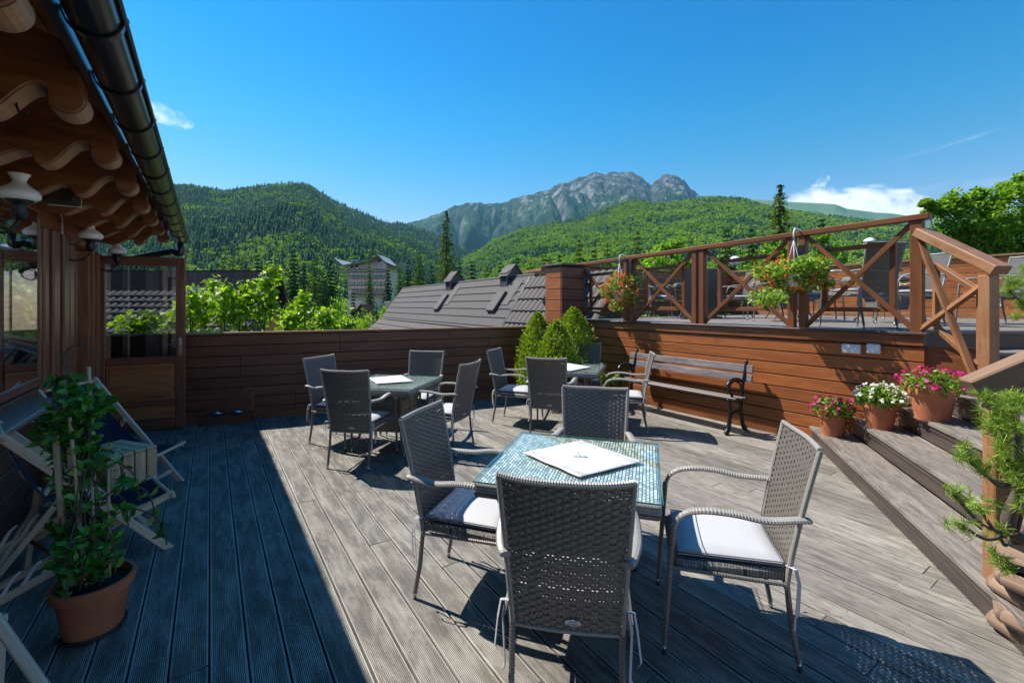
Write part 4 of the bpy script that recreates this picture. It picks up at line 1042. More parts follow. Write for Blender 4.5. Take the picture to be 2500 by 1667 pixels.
def leaf_cloud(name, pos, size, mat, parent=None, shape='quad', axis=None, spread=1.0, fold=.12, up_bias=0.0, seed=0, kind=None):
    """many small leaf polygons as one mesh; axis = preferred long direction per leaf"""
    r = np.random.default_rng(seed); pos = np.asarray(pos, float); n = len(pos); T = np.array(LEAF[shape]); k = len(T)
    size = np.broadcast_to(np.asarray(size, float), (n,))
    a = r.normal(size=(n, 3)) * spread
    if axis is not None: a = a * .6 + np.asarray(axis)
    a /= np.linalg.norm(a, axis=1, keepdims=True) + 1e-9
    nrm = r.normal(size=(n, 3)); nrm[:, 2] += up_bias
    nrm -= a * (nrm * a).sum(1, keepdims=True); nrm /= np.linalg.norm(nrm, axis=1, keepdims=True) + 1e-9
    bvec = np.cross(nrm, a)
    V = pos[:, None, :] + (a[:, None, :] * T[None, :, 0:1] + bvec[:, None, :] * T[None, :, 1:2] + nrm[:, None, :] * (np.abs(T[None, :, 1:2]) * fold * 2)) * size[:, None, None]
    V = V.reshape(-1, 3)
    if parent is not None:
        Mi = parent_matrix(parent).inverted(); V = V @ np.array(Mi.to_3x3()).T + np.array(Mi.translation)
    me = bpy.data.meshes.new(name); me.vertices.add(n * k); me.vertices.foreach_set('co', V.astype(np.float32).ravel())
    me.loops.add(n * k); me.loops.foreach_set('vertex_index', np.arange(n * k, dtype=np.int32))
    me.polygons.add(n); me.polygons.foreach_set('loop_start', (np.arange(n) * k).astype(np.int32)); me.polygons.foreach_set('loop_total', np.full(n, k, dtype=np.int32))
    me.update(); me.validate(); me.materials.append(mat)
    o = bpy.data.objects.new(name, me); C.objects.link(o)
    if parent is not None: o.parent = parent
    if kind: o['kind'] = kind
    return o
def in_ellipsoid(n, cen, rad, r, shell=.0):
    d = r.normal(size=(n, 3)); d /= np.linalg.norm(d, axis=1, keepdims=True); q = r.uniform(shell ** 3, 1, n) ** (1 / 3.0)
    return np.array(cen) + d * q[:, None] * np.array(rad)
def pot(t, o, r1, h, r0=None, name='pot', soil=True):
    r0 = r0 or r1 * .68; b = MB(); o = Vector(o); lip = h * .2
    b.lathe([(.0, 0), (r0, 0), (r0 + (r1 * .93 - r0) * .8, h - lip), (r1, h - lip + .002), (r1 * 1.03, h - .008), (r1 * 1.02, h), (r1 * .92, h), (r1 * .90, h - .04), (0.0, h - .045)], o, 36)
    p = b.build(name, MAT['terracotta'], t, smooth=True)
    m = p.modifiers.new('e', 'EDGE_SPLIT'); m.split_angle = R(40)
    if soil:
        b = MB(); b.lathe([(0, h - .044), (r1 * .895, h - .046), (r1 * .895, h - .035), (r1 * .5, h - .022), (0, h - .018)], o, 24); b.build('soil', MAT['soil'], t, smooth=True)
    return p
# flower pots on the steps
def flower_pot(px, py, z, r1, h, petal, label, seed, nf):
    g = G(px, py, z); t = thing('flower_pot', g, 0, label, 'flower pot', 'terracotta flower pots on the steps'); r = np.random.default_rng(seed)
    pot(t, g, r1, h)
    n = 900; p = in_ellipsoid(n, (g.x, g.y, z + h + .03), (r1 * 1.35, r1 * 1.35, .14), r, .4); p = p[p[:, 2] > z + h - .035]
    leaf_cloud('foliage', p, r.uniform(.03, .055, len(p)), MAT['pot_leaf'], t, 'oval', spread=1, up_bias=.8, seed=seed)
    d = r.normal(size=(nf * 3, 3)); d /= np.linalg.norm(d, axis=1, keepdims=True); d = d[d[:, 2] > -.05][:nf]
    q = np.array((g.x, g.y, z + h + .035)) + d * np.array((r1 * 1.42, r1 * 1.42, .155)) * r.uniform(.9, 1.05, (len(d), 1))
    qq = np.repeat(q, 4, axis=0) + r.normal(size=(len(q) * 4, 3)) * .011
    leaf_cloud('blossoms', qq, r.uniform(.026, .042, len(qq)), MAT[petal], t, 'petal5', spread=1, up_bias=2.0, fold=.15, seed=seed + 1)
    b = MB()
    for v in q[::4]: b.tube([g + Vector((0, 0, h - .03)), Vector(v)], .0018, 4)
    b.build('stem', MAT['pot_leaf'], t)
flower_pot(2034, 1062, .19, .145, .245, 'petal_magenta', 'smallest terracotta pot of pink flowers on the lowest step', 31, 36)
flower_pot(2148, 1044, .38, .152, .255, 'petal_white', 'terracotta pot of white flowers between the two pots of pink flowers', 32, 60)
flower_pot(2276, 1024, .57, .175, .285, 'petal_magenta', 'largest terracotta pot of magenta flowers on the third step', 33, 70)
# hanging baskets
def basket(px, py, zc, rad, n, label, seed, nf, scale):
    k = (px - 1250) / FPX; Y = (RC - .17) / (math.cos(DD) * k + math.sin(DD)); X = k * Y; z = HC - (py - HZ) * Y / FPX; r = np.random.default_rng(seed)
    t = thing('hanging_basket', (X, Y, z), DD, label, 'hanging basket', 'hanging flower baskets on the terrace railing')
    b = MB(); b.lathe([(0, -.14), (.075, -.14), (.115, 0), (.12, .01), (.11, .01), (.10, 0), (.07, -.125), (0, -.125)], (X, Y, z), 24); b.build('pot', MAT['white_plastic'], t, smooth=True)
    b = MB(); s_ = -math.sin(DD) * X + math.cos(DD) * Y; top = Vector((X, Y, rtz(s_) - .10))
    for a in (0, 2.1, 4.2): b.tube([Vector((X + .11 * math.cos(a), Y + .11 * math.sin(a), z)), top], .004, 5)
    b.tube([top, top + Vector((0, 0, .09)), top + F(.03, 0, .14), F(RC, s_, rtz(s_) + .03), F(RC + .04, s_, rtz(s_) - .02)], .009, 6); b.build('hanger', MAT['white_plastic'], t, smooth=True)
    P_ = np.concatenate([in_ellipsoid(n // 5, np.array((X, Y, z + .03)) + r.normal(size=3) * np.array(rad) * .55, np.array(rad) * .55, r) for _ in range(5)] + [in_ellipsoid(n // 2, (X, Y, z + .05), (rad[0] * .9, rad[1] * .9, rad[2] * .7), r)])
    leaf_cloud('foliage', P_, r.uniform(.03, .055, len(P_)) * scale, MAT['geranium_leaf'], t, 'petal5', up_bias=.8, seed=seed)
    d = r.normal(size=(nf, 3)); d /= np.linalg.norm(d, axis=1, keepdims=True); q = np.array((X, Y, z + .02)) + d * np.array(rad) * r.uniform(.8, 1.12, (nf, 1))
    qq = np.repeat(q, 7, axis=0) + r.normal(size=(nf * 7, 3)) * .017
    leaf_cloud('blossoms', qq, .024 * scale, MAT['petal_orange'], t, 'petal5', seed=seed + 2)
    b = MB()
    for v in q[::2]: b.tube([Vector((X, Y, z)), Vector(v)], .002, 4)
    b.build('stem', MAT['geranium_leaf'], t)
basket(1512, 712, 0, (.30, .22, .27), 900, 'smaller hanging basket of orange red geraniums at the left railing posts', 41, 150, .95)
basket(1938, 672, 0, (.42, .34, .20), 1900, 'larger hanging basket in a translucent pot with trailing green leaves', 42, 60, 1.0)

# dwarf conifers by the fence corner
def dwarf(px, ptop, Y, rad, label, seed, spread_low=0):
    base = Vector(((px - 1250) * Y / FPX, Y, 0)); H = HC - (ptop - HZ) * Y / FPX; r = np.random.default_rng(seed)
    t = thing('dwarf_conifer', base, 0, label, 'conifer', 'green dwarf conifers in pots by the fence corner')
    b = MB(); b.lathe([(0, 0), (.15, 0), (.19, .30), (.20, .34), (.17, .34), (0, .32)], base, 20); b.build('pot', MAT['roof_trim'], t, smooth=True)
    b = MB(); b.tube([base + Vector((0, 0, .3)), base + Vector((0, 0, H * .8))], [.03, .01], 6); b.build('trunk', MAT['bark'], t)
    n = 8200; h = r.uniform(0, 1, n) ** 1.15; th = r.uniform(0, 2 * math.pi, n)
    lump = 1 + .13 * np.sin(th * 5 + h * 17 + seed) + .10 * np.sin(th * 9 - h * 31) + .05 * r.normal(size=n)
    R_ = rad * (1 - h ** 2.3) ** .72 * lump * r.uniform(.55, 1.03, n) + .01
    P_ = np.stack([base.x + R_ * np.cos(th), base.y + R_ * np.sin(th), .30 + (H - .30) * h + .02 * r.normal(size=n)], 1)
    ax = np.stack([np.cos(th), np.sin(th), np.full(n, .9)], 1)
    leaf_cloud('crown', P_, r.uniform(.028, .055, n), MAT['dwarf_needles'], t, 'tuft', axis=ax * 1.2, seed=seed)
dwarf(1313, 766, 7.35, .34, 'leftmost bright green dwarf conifer by the fence corner', 51); dwarf(1358, 786, 6.95, .34, 'yellow green dwarf conifer in the middle of the bush group', 52); dwarf(1400, 754, 7.55, .42, 'tallest bright green dwarf conifer in front of the screen corner', 53)
def shrub_low():
    base = Vector((1.40, 7.15, 0)); r = np.random.default_rng(54); t = thing('dwarf_conifer', base, 0, 'low spreading conifer right of the tall dwarf conifers', 'conifer', 'green dwarf conifers in pots by the fence corner')
    b = MB(); b.lathe([(0, 0), (.15, 0), (.19, .30), (.20, .34), (.17, .34), (0, .32)], base, 20); b.build('pot', MAT['roof_trim'], t, smooth=True)
    P_ = []; A_ = []; b = MB()
    for i in range(26):
        a = r.uniform(0, 6.28); L = r.uniform(.2, .48); e = r.uniform(.15, .9); d = Vector((math.cos(a) * math.cos(e), math.sin(a) * math.cos(e), math.sin(e)))
        b.tube([base + Vector((0, 0, .32)), base + Vector((0, 0, .32)) + d * L], .005, 4)
        for q_ in np.linspace(.3, 1, 60): P_.append(np.array(base) + np.array((0, 0, .32)) + np.array(d) * L * q_ + r.normal(size=3) * .028); A_.append(np.array(d) + (0, 0, .3))
    b.build('branch', MAT['bark'], t); leaf_cloud('crown', P_, .045, MAT['dwarf_needles'], t, 'tuft', axis=np.array(A_), seed=54)
shrub_low()

# ================================================================ DECK CHAIRS, CRATE, PLANT POT ON THE LEFT
def deck_chair(foot, top, side, barz, label, canvas, mirrored, extra=True):
    """foot/top: ends of the far long rail; side: vector to the near rail"""
    foot, top, side = Vector(foot), Vector(top), Vector(side)
    t = thing('deck_chair', foot, 0, label, 'deck chair', 'wooden deck chairs with blue canvas')
    fw = (foot - top); fw.z = 0; fw -= side.normalized() * fw.dot(side.normalized()); fw.normalize(); upn = (top - foot).normalized().cross(side.normalized())
    for k in (0, 1):
        b = MB(); b.beam(foot + side * k, top + side * k, .024, .045, up=upn, ext=.03); b.build('rail', MAT['beech'], t, bevel=.004)
    ins = side.normalized() * .03
    hb = foot + fw * .02 + Vector((0, 0, barz)); rear = Vector((*(top + fw * .05).xy, .03)) - fw * .15
    for k in (0, 1):
        o_ = ins if k == 0 else side - ins
        b = MB(); b.beam(hb + o_, rear + o_, .022, .04, ext=.02); b.build('seat_rail', MAT['beech'], t, bevel=.004)
        b = MB(); p_ = foot.lerp(top, .62) + o_; b.beam(p_, Vector((*(rear.lerp(p_, .15)).xy, .10)) + side * k * 0 + o_ * 0, .02, .032); b.build('prop', MAT['beech'], t, bevel=.004)
    for nm, a_ in (('head_bar', top), ('front_bar', hb)):
        b = MB(); b.tube([a_ - side.normalized() * .03, a_ + side * 1.0 + side.normalized() * .03], .013, 10); b.build(nm, MAT['beech'], t, smooth=True)
    b = MB(); b.tube([rear + ins, rear + side - ins], .011, 10); b.build('rear_bar', MAT['beech'], t, smooth=True)
    b = MB(); b.beam(foot.lerp(top, .1) , foot.lerp(top, .1) + side, .02, .03); b.build('cross_bar', MAT['beech'], t, bevel=.003)
    # the sagging canvas
    q0, q3 = top, hb + Vector((0, 0, .01)); low = top.lerp(hb, .62) + Vector((0, 0, -.20)) - fw * .03
    path = catmull([q0, top.lerp(low, .5) + Vector((0, 0, -.06)) - fw * .015, low, q3], 8)
    if mirrored: path = catmull([q0, q0 + (low - q0) * .28 + Vector((0, 0, -.17)), low + Vector((0, 0, -.05)) - fw * .10, q3], 8)
    b = MB(); vs = []; fs = []; n = len(path); w0 = ins * 1.6; nw = 7
    for lay in (0, 1):
        for p_ in path:
            for j in range(nw):
                u = j / (nw - 1); vs.append(p_ + w0 + (side - w0 * 2) * u + Vector((0, 0, -.012 * math.sin(math.pi * u) - .0015 * lay)))
    for i in range(n - 1):
        for j in range(nw - 1):
            a = i * nw + j; f = (a, a + 1, a + nw + 1, a + nw); fs.append(f); fs.append(tuple(k_ + n * nw for k_ in reversed(f)))
    b.add(vs, fs); cv = b.build('canvas', MAT['navy_canvas'], t, smooth=True, fix=False); cv.data.materials.append(MAT[canvas]); cv.data.polygons.foreach_set('material_index', [i % 2 for i in range(len(cv.data.polygons))])
    # the print near the head, read from the front of the chair
    xax = Vector((-fw.y, fw.x, 0)); nside = -1 if mirrored else 1
    def pm(i, sh):
        dn = (path[i + 1] - path[i - 1]).normalized(); upc = (-dn - xax * xax.dot(-dn)).normalized(); nf = xax.cross(upc)
        c = path[i] + side * .5 + dn * sh + Vector((0, 0, -.012)) + nf * nside * .0045
        return Matrix(((xax.x, upc.x, nf.x, c.x), (xax.y, upc.y, nf.y, c.y), (xax.z, upc.z, nf.z, c.z), (0, 0, 0, 1))), c, upc, nf
    m1, c1_, u1, n1 = pm(4, 0); m2, c2_, u2, n2 = pm(6, 0)
    text_mesh('print', 'CASA', .060, m1, MAT['print_white'], cv)
    text_mesh('print', 'PECUNIA', .088, m2, MAT['print_white'], cv)
    c3 = c2_ + xax * .118 + u2 * .052; b = MB(); oval(b, c3, xax, u2, .008, .008, .001, 10); b.build('print_dot', MAT['print_red'], cv)
    for p_ in cv.children:                           # text curves are built in world space
        if p_.name.startswith('print') and not p_.name.startswith('print_dot'): p_.data.transform(parent_matrix(cv).inverted())
    return t
deck_chair((-3.03, 4.08, .0), (-3.87, 4.15, .90), (.06, -.56, 0), .34, 'deck chair with navy canvas and white lettering in front of the open door', 'navy_canvas', False)
deck_chair((-2.27, 2.95, .0), (-2.78, 2.44, .87), (-.38, .30, 0), .34, 'deck chair with bright blue canvas nearest the left edge of the photo', 'blue_canvas', True)
# folded deck chair frames at the lower left corner, with their white hooks
t = thing('deck_chair', G(60, 1420), 0, 'folded deck chair frame with white notched hooks at the lower left', 'deck chair', 'wooden deck chairs with blue canvas')
def rack(p, q, nh):
    b = MB(); b.beam(p, q, .02, .042); b.build('notched_rail', MAT['beech'], t, bevel=.004)
    for i in range(nh):
        c = Vector(p).lerp(Vector(q), (i + .6) / nh); d = (Vector(q) - Vector(p)).normalized(); u = Vector((0, 0, 1))
        b = MB(); b.tube(catmull([c - d * .045 + u * .015, c - d * .028 + u * .035, c + d * .0 + u * .075, c + d * .030 + u * .092], 4), [.012, .012, .012, .011, .011, .010, .010, .009, .009, .008, .008, .008, .007], 8, flat=(.7, 1)); b.build('hook', MAT['hook_white'], t, smooth=True)
q1, q2 = P(-70, 1380, 2.45), P(150, 1262, 2.75); rack(q1, q2, 4)
q3, q4 = P(-60, 1500, 2.15), P(150, 1383, 2.45); rack(q3, q4, 4)
b = MB(); b.beam(P(92, 1190, 2.75), P(62, 1400, 2.7), .03, .03); b.build('rail', MAT['beech'], t, bevel=.004)
b = MB(); b.tube([P(70, 1318, 2.68), P(210, 1400, 2.3)], .010, 8); b.build('front_bar', MAT['beam_dark'], t, smooth=True)
t = thing('deck_chair', G(30, 1650), 0, 'pale wooden deck chair rail cut off at the bottom left corner', 'deck chair', 'wooden deck chairs with blue canvas')
b = MB(); b.beam(P(-60, 1440, 1.72), P(150, 1740, 1.62), .034, .05, up=(.3, -.6, .7)); b.build('rail', MAT['beech'], t, bevel=.006)
b = MB(); b.beam(P(4, 1500, 1.78), P(-14, 1800, 1.78), .03, .03); b.build('leg', MAT['beech'], t, bevel=.005)
# crate between the chairs
t = thing('wooden_crate', G(275, 1200), R(-28), 'light slatted wooden crate standing between the deck chairs', 'crate')
cx, cy = -3.10, 3.50; Mx = Matrix.Translation((cx, cy, .0)) @ Matrix.Rotation(R(-20), 4, 'Z') @ Matrix.Diagonal((1, 1, 1.27, 1))
for k in range(4): b = MB(); b.box((-.22, -.155 + k * .08, .365), (.22, -.155 + k * .08 + .07, .38), Mx); b.build('slat', MAT['crate_wood'], t, bevel=.002)
for sx in (-1, 1):
    for k in range(4): b = MB(); x0, x1 = sorted((sx * .205, sx * .221)); b.box((x0, -.155 + k * .08, .005), (x1, -.155 + k * .08 + .07, .362), Mx); b.build('end_slat', MAT['crate_wood'], t, bevel=.002)
for k in range(3):
    for sy in (-1, 1): b = MB(); y0, y1 = sorted((sy * .157, sy * .168)); b.box((-.203, y0, .02 + k * .12), (.203, y1, .11 + k * .12), Mx); b.build('side_slat', MAT['crate_wood'], t, bevel=.002)
# climbing plant in the big terracotta pot
pg = Vector((-2.075, 2.215, 0)); t = thing('potted_plant', pg, 0, 'large terracotta pot with glossy green climbing plant on bamboo stakes at the lower left', 'potted plant')
pot(t, pg, .160, .250, .112)
b = MB(); b.lathe([(0, .001), (.12, .001), (.135, .014), (.13, .016), (.118, .005), (0, .005)], pg, 30); b.build('saucer', MAT['roof_trim'], t, smooth=True)
r = np.random.default_rng(61)
stk = [((-.10, .02), (-.20, .05, 1.22), .014), ((-.04, .08), (-.12, .10, 1.28), .009), ((.0, -.05), (-.10, -.02, 1.05), .008), ((.06, .05), (.0, .08, .80), .007), ((-.12, -.06), (-.17, -.02, .98), .015), ((.02, .0), (-.03, .02, .74), .007)]
for (a, b_), (x, y, z), rad in stk: b = MB(); b.tube([pg + Vector((a * .75, b_ * .75, .19)), pg + Vector((x, y, z))], rad, 8); b.build('stake', MAT['bamboo'], t, smooth=True)
ST = []
for i in range(26):
    a = r.uniform(0, 6.28); p0 = Vector((.10 * math.cos(a) * r.uniform(.3, 1), .10 * math.sin(a) * r.uniform(.3, 1), .21)); hgt = r.uniform(.35, 1.0) if i > 8 else 1.22
    pts = [p0]; th = r.uniform(0, 6.28)
    for k_ in range(1, 8):
        f = k_ / 7; th += r.uniform(.3, 1.3); sp = .11 * (1 - .3 * f); pts.append(Vector((-.19 * f + sp * math.cos(th) * r.uniform(.2, 1), .05 * f + sp * math.sin(th) * r.uniform(.2, 1), .21 + (hgt - .21) * f)))
    ST.append(catmull([pg + q_ for q_ in pts], 5))
for i in range(10):
    a = r.uniform(-1.6, 1.6); d = Vector((math.cos(a), math.sin(a), 0)); L = r.uniform(.12, .26); z0 = r.uniform(.38, .8)
    ST.append(catmull([pg + Vector((0, 0, z0)), pg + d * L * .5 + Vector((0, 0, z0 + .10)), pg + d * L + Vector((0, 0, z0 + .02)), pg + d * L * 1.15 + Vector((0, 0, z0 - .12))], 5))
ST.append(catmull([pg + Vector((-.17, .05, 1.2)), pg + Vector((-.21, .06, 1.34)), pg + Vector((-.14, .07, 1.40)), pg + Vector((-.06, .08, 1.34)), pg + Vector((-.05, .08, 1.24))], 6))
for q_ in ST: b = MB(); b.tube(q_, [.0035] * len(q_), 5); b.build('stem', MAT['bark'], t, smooth=True)
P_, A_ = [], []
for q_ in ST[:-1]:
    for k_ in range(3, len(q_)):
        hz_ = q_[k_].z
        if r.random() < (.85 if (hz_ > .82 or hz_ < .5) else .38):
            for m_ in range(r.integers(1, 5)):
                d = r.normal(size=3); d[2] = abs(d[2]) * .7; d /= np.linalg.norm(d); P_.append(np.array(q_[k_]) + d * .032); A_.append(d)
for i in range(330):                                  # fuller head of leaves
    d = r.normal(size=3); d /= np.linalg.norm(d); c0 = np.array(pg) + ((-.10, .05, 1.08) if i % 2 else (-.18, .02, .98)); P_.append(c0 + d * np.array((.13, .12, .13)) * r.uniform(.4, 1)); A_.append(d * (1, 1, .5) + (0, 0, .3))
leaf_cloud('foliage', P_, r.uniform(.036, .068, len(P_)), MAT['vine_leaf'], t, 'oval', axis=np.array(A_) * 1.6, up_bias=.8, fold=.3, seed=62)

# ================================================================ LOG PLANTER WITH PINE, LOWER RIGHT
lp = Vector((2.72, 2.0, 0)); t = thing('log_planter', lp, 0, 'planter of stacked half logs at the lower right corner', 'planter')
for k in range(5):
    z = .05 + k * .088
    for m_ in range(6):
        a = m_ * math.pi / 3 + (math.pi / 6 if k % 2 else 0) * .55; rr = .335 + .02 * (k % 2)
        c = lp + Vector((rr * math.cos(a), rr * math.sin(a), z)); d = Vector((-math.sin(a), math.cos(a), 0))
        b = MB(); b.tube([c - d * .215, c - d * .20, c - d * .07, c + d * .08, c + d * .20, c + d * .215], [.030, .038, .041, .038, .040, .031], 12); b.build('log', MAT['log_wood'], t, smooth=True)
b = MB(); b.lathe([(0, .02), (.33, .02), (.33, .42), (0, .44)], lp, 20); b.build('soil', MAT['soil'], t)
def pine(base, clusters, label, trunkpts, seed):
    t = thing('mountain_pine', base, 0, label, 'pine', 'yellow green mountain pines at the right edge'); r = np.random.default_rng(seed)
    b = MB(); b.tube(catmull(trunkpts, 6), [.028 - .018 * i / (len(trunkpts) * 6) for i in range((len(trunkpts) - 1) * 6 + 1)], 8); b.build('trunk', MAT['bark'], t, smooth=True)
    P_, A_ = [], []
    for (c, rad, tp) in clusters:
        rad = rad * .84
        c = Vector(c); s0 = Vector(trunkpts[tp]); b = MB(); b.tube(catmull([s0, s0.lerp(c, .5) + Vector((0, 0, -.05)), c], 6), .007, 6); b.build('branch', MAT['bark'], t, smooth=True)
        nt_ = max(4, int((rad / .045) ** 2 * 6.0))
        for i in range(nt_):
            d0 = r.normal(size=3); d0[2] = abs(d0[2]) * .8 + .1; d0 /= np.linalg.norm(d0); tc_ = np.array(c) + r.normal(size=3) * rad * .42
            for j in range(60):
                f = r.uniform(0, 1); dn = r.normal(size=3); dn = d0 * r.uniform(.4, 1.6) + dn * .75; dn /= np.linalg.norm(dn)
                P_.append(tc_ + d0 * (f - .5) * .06 + dn * .022); A_.append(dn)
    leaf_cloud('needles', P_, r.uniform(.030, .046, len(P_)), MAT['pine_needles'], t, 'needle', axis=np.array(A_) * 3, spread=.25, seed=seed)
pb = Vector((2.72, 2.04, .42))
cl_ = [(P(2470, 985, 2.0), .10, 3), (P(2440, 1040, 2.0), .09, 3), (P(2490, 1060, 2.1), .11, 3), (P(2460, 1120, 2.05), .09, 2), (P(2520, 1130, 2.1), .12, 2), (P(2356, 1110, 1.95), .055, 2), (P(2390, 1140, 1.95), .05, 2), (P(2330, 1208, 1.92), .035, 1), (P(2388, 1234, 1.95), .055, 1),
       (P(2342, 1276, 1.9), .04, 1), (P(2480, 1180, 2.0), .06, 2), (P(2440, 1308, 2.0), .045, 1), (P(2435, 1368, 1.97), .028, 0), (P(2460, 1385, 1.97), .03, 0), (P(2500, 1230, 2.0), .05, 1)]
pine(pb, cl_, 'mountain pine growing from the log planter in front of the stair newel', [pb, P(2470, 1300, 2.02), P(2490, 1180, 2.04), P(2480, 1060, 2.05)], 71)
pb2 = Vector((5.9, 5.05, TZ)); cl_ = [(P(2480, 690, 4.9), .14, 2), (P(2500, 740, 4.9), .13, 1), (P(2465, 712, 4.9), .08, 1), (P(2482, 775, 4.85), .06, 1), (P(2520, 660, 5.0), .15, 2), (P(2540, 720, 5.0), .16, 1)]
pine(Vector((5.75, 4.95, TZ)), cl_, 'yellow green pine twigs at the right edge above the upper terrace', [Vector((5.75, 4.95, TZ)), P(2530, 745, 4.95), P(2520, 680, 4.95)], 72)

# globe lamps beyond the terrace fence
for px, py, Y, lab in ((1794, 638, 14.2, 'round white lamp head with dark ribs behind the third railing bay'), (2123, 594, 13.6, 'round white lamp head half hidden by the last railing bay')):
    c = P(px, py, Y); t = thing('globe_lamp', (c.x, c.y, -1), 0, lab, 'lamp', 'globe lamps beyond the upper terrace'); rr = .17
    b = MB(); b.lathe([(0, -rr * .8)] + [(rr * math.cos(a), rr * math.sin(a)) for a in np.linspace(-.9, 1.2, 12)] + [(0, rr)], c, 20); b.build('globe', MAT['opal_glass'], t, smooth=True)
    b = MB(); b.lathe([(rr * 1.12, .02), (rr * 1.12, .05), (rr * .9, .055), (rr * .9, .02)], c, 20); b.lathe([(.03, -rr * .9), (.06, -rr * .75), (.03, -rr * .72)], c, 12)
    for a in range(6): b.tube([c + Vector((rr * 1.02 * math.cos(a * 1.047) * math.cos(q_), rr * 1.02 * math.sin(a * 1.047) * math.cos(q_), rr * 1.02 * math.sin(q_))) for q_ in np.linspace(-.9, .3, 6)], .006, 5)
    b.build('cage', MAT['iron'], t)
    b = MB(); b.tube([(c.x, c.y, -1), (c.x, c.y, c.z - rr * .8)], .035, 10); b.build('pole', MAT['iron'], t)

# ================================================================ HOUSES
def tile_roof(b, O, u, v, Lu, Lv, pu, pv, amp=.03, step=.03, nsub=4):
    """wavy metal tiles: columns run down the slope v, rows step along it"""
    O, u, v = Vector(O), Vector(u).normalized(), Vector(v).normalized(); n = u.cross(v).normalized()
    if n.z < 0: n = -n
    nu = int(Lu / pu * nsub); rows = int(math.ceil(Lv / pv)); vs = []; fs = []
    for j in range(rows):
        for e in (0, 1):
            y = min(Lv, (j + e * .999) * pv); lift = step * e
            for i in range(nu + 1):
                x = i * pu / nsub; vs.append(O + u * x + v * y + n * (amp * abs(math.sin(math.pi * i / nsub)) + lift))
    for j in range(rows * 2 - 1):
        for i in range(nu):
            a = j * (nu + 1) + i; fs.append((a, a + 1, a + nu + 2, a + nu + 1))
    b.add(vs, fs)
# --- grey metal tiled house beyond the fence
gh = thing('grey_roof_house', P(1150, 760, 20), 0, 'house with steep grey brown metal tile roof and two dormer vents', 'house')
dvec = F(0, 1, 0) - F(0, 0, 0); nvec = F(1, 0, 0) - F(0, 0, 0)
rA = P(985, 705, 25.6); rB = P(1308, 671, 14.1); rz = (rA.z + rB.z) / 2; rA.z = rB.z = rz
ru = (rA - rB); RL = ru.length; ru.normalize(); rn = Vector((-ru.y, ru.x, 0))
if rn.x > 0: rn = -rn
sv = (rn * math.cos(R(53)) + Vector((0, 0, -math.sin(R(53))))).normalized()
b = MB(); tile_roof(b, rB, ru, sv, RL, 2.15, .19, .34); 
tile_roof(b, rB + sv * 2.12 + rn * .05 + Vector((0, 0, -.05)), ru, (rn * math.cos(R(40)) + Vector((0, 0, -math.sin(R(40))))).normalized(), RL, 3.2, .19, .34)
b.build('roof', MAT['roof_metal'], gh)
b = MB(); b.prism([rA + sv * .02, rB + sv * .02, rB - rn * 2.6 - Vector((0, 0, 3.4)), rA - rn * 2.6 - Vector((0, 0, 3.4))], (0, 0, .03)); b.build('rear_roof', MAT['roof_metal'], gh)
b = MB(); b.prism([rA + ru * -.15 + Vector((0, 0, -.1)), rA + rn * 1.2 - ru * .15 + Vector((0, 0, -1.9)), rA + rn * 3.8 - ru * .15 + Vector((0, 0, -4)), rA + rn * 3.8 - ru * .15 + Vector((0, 0, -9)), rA - rn * 2.6 - ru * .15 + Vector((0, 0, -9)), rA - rn * 2.6 - ru * .15 + Vector((0, 0, -3.5))], -ru * (RL - 1.2)); b.build('wall', MAT['siding_dark'], gh)
b = MB(); b.tube([rA + ru * .05 + Vector((0, 0, .02)), rB + Vector((0, 0, .02))], .045, 8); b.tube([rA + ru * .02, rA + ru * .02 + sv * 2.15], .05, 8); b.build('ridge_cap', MAT['roof_metal'], gh)
for px, py, sc in ((1108, 700, .8), (1246, 690, .72)):
    # find the ridge point seen at this column
    k = (px - 1250) / FPX; tt = (rB.x - k * rB.y) / (k * ru.y - ru.x); c = rB + ru * tt + sv * .16
    b = MB(); w_, h_ = .36 * sc, .62 * sc
    M2 = Matrix(((ru.x, rn.x, 0, c.x), (ru.y, rn.y, 0, c.y), (0, 0, 1, c.z), (0, 0, 0, 1)))
    b.box((-w_, -.42, -.5), (w_, .18, h_ * .62), M2); vnt = b.build('vent', MAT['roof_trim'], gh, bevel=.01)
    b = MB(); b.box((-w_ * .7, .182, -.02), (w_ * .7, .19, h_ * .42), M2); b.build('opening', MAT['dark_inside'], vnt)
    b = MB()
    for sgn in (1, -1):
        tile_roof(b, M2 @ Vector((-w_ * 1.25, -.12, h_ * 1.3)), ru, (rn * sgn * .62 + Vector((0, 0, -.78))), w_ * 2.5, .62 * sc + .1, .19, .3, .02, .02)
    b.prism([M2 @ Vector((-w_ * 1.0, -.12, h_ * 1.26)), M2 @ Vector((-w_ * 1.0, .2, h_ * .62)), M2 @ Vector((-w_ * 1.0, -.45, h_ * .62))], ru * w_ * 2)
    b.build('vent_roof', MAT['roof_metal'], vnt)
    b = MB(); c2 = c + sv * .55 + ru * -.35; nn_ = ru.cross(sv).normalized(); nn_ = nn_ if nn_.z > 0 else -nn_
    M3 = Matrix(((ru.x, sv.x, nn_.x, c2.x), (ru.y, sv.y, nn_.y, c2.y), (ru.z, sv.z, nn_.z, c2.z), (0, 0, 0, 1)))
    b.box((-.26, 0, 0), (.26, .80, .16), M3); b.build('hatch', MAT['roof_metal'], gh, bevel=.01)
    b = MB(); b.box((-.75, -.5, .035), (-.28, .5, .06), M3); b.build('flashing', MAT['roof_metal'], gh)
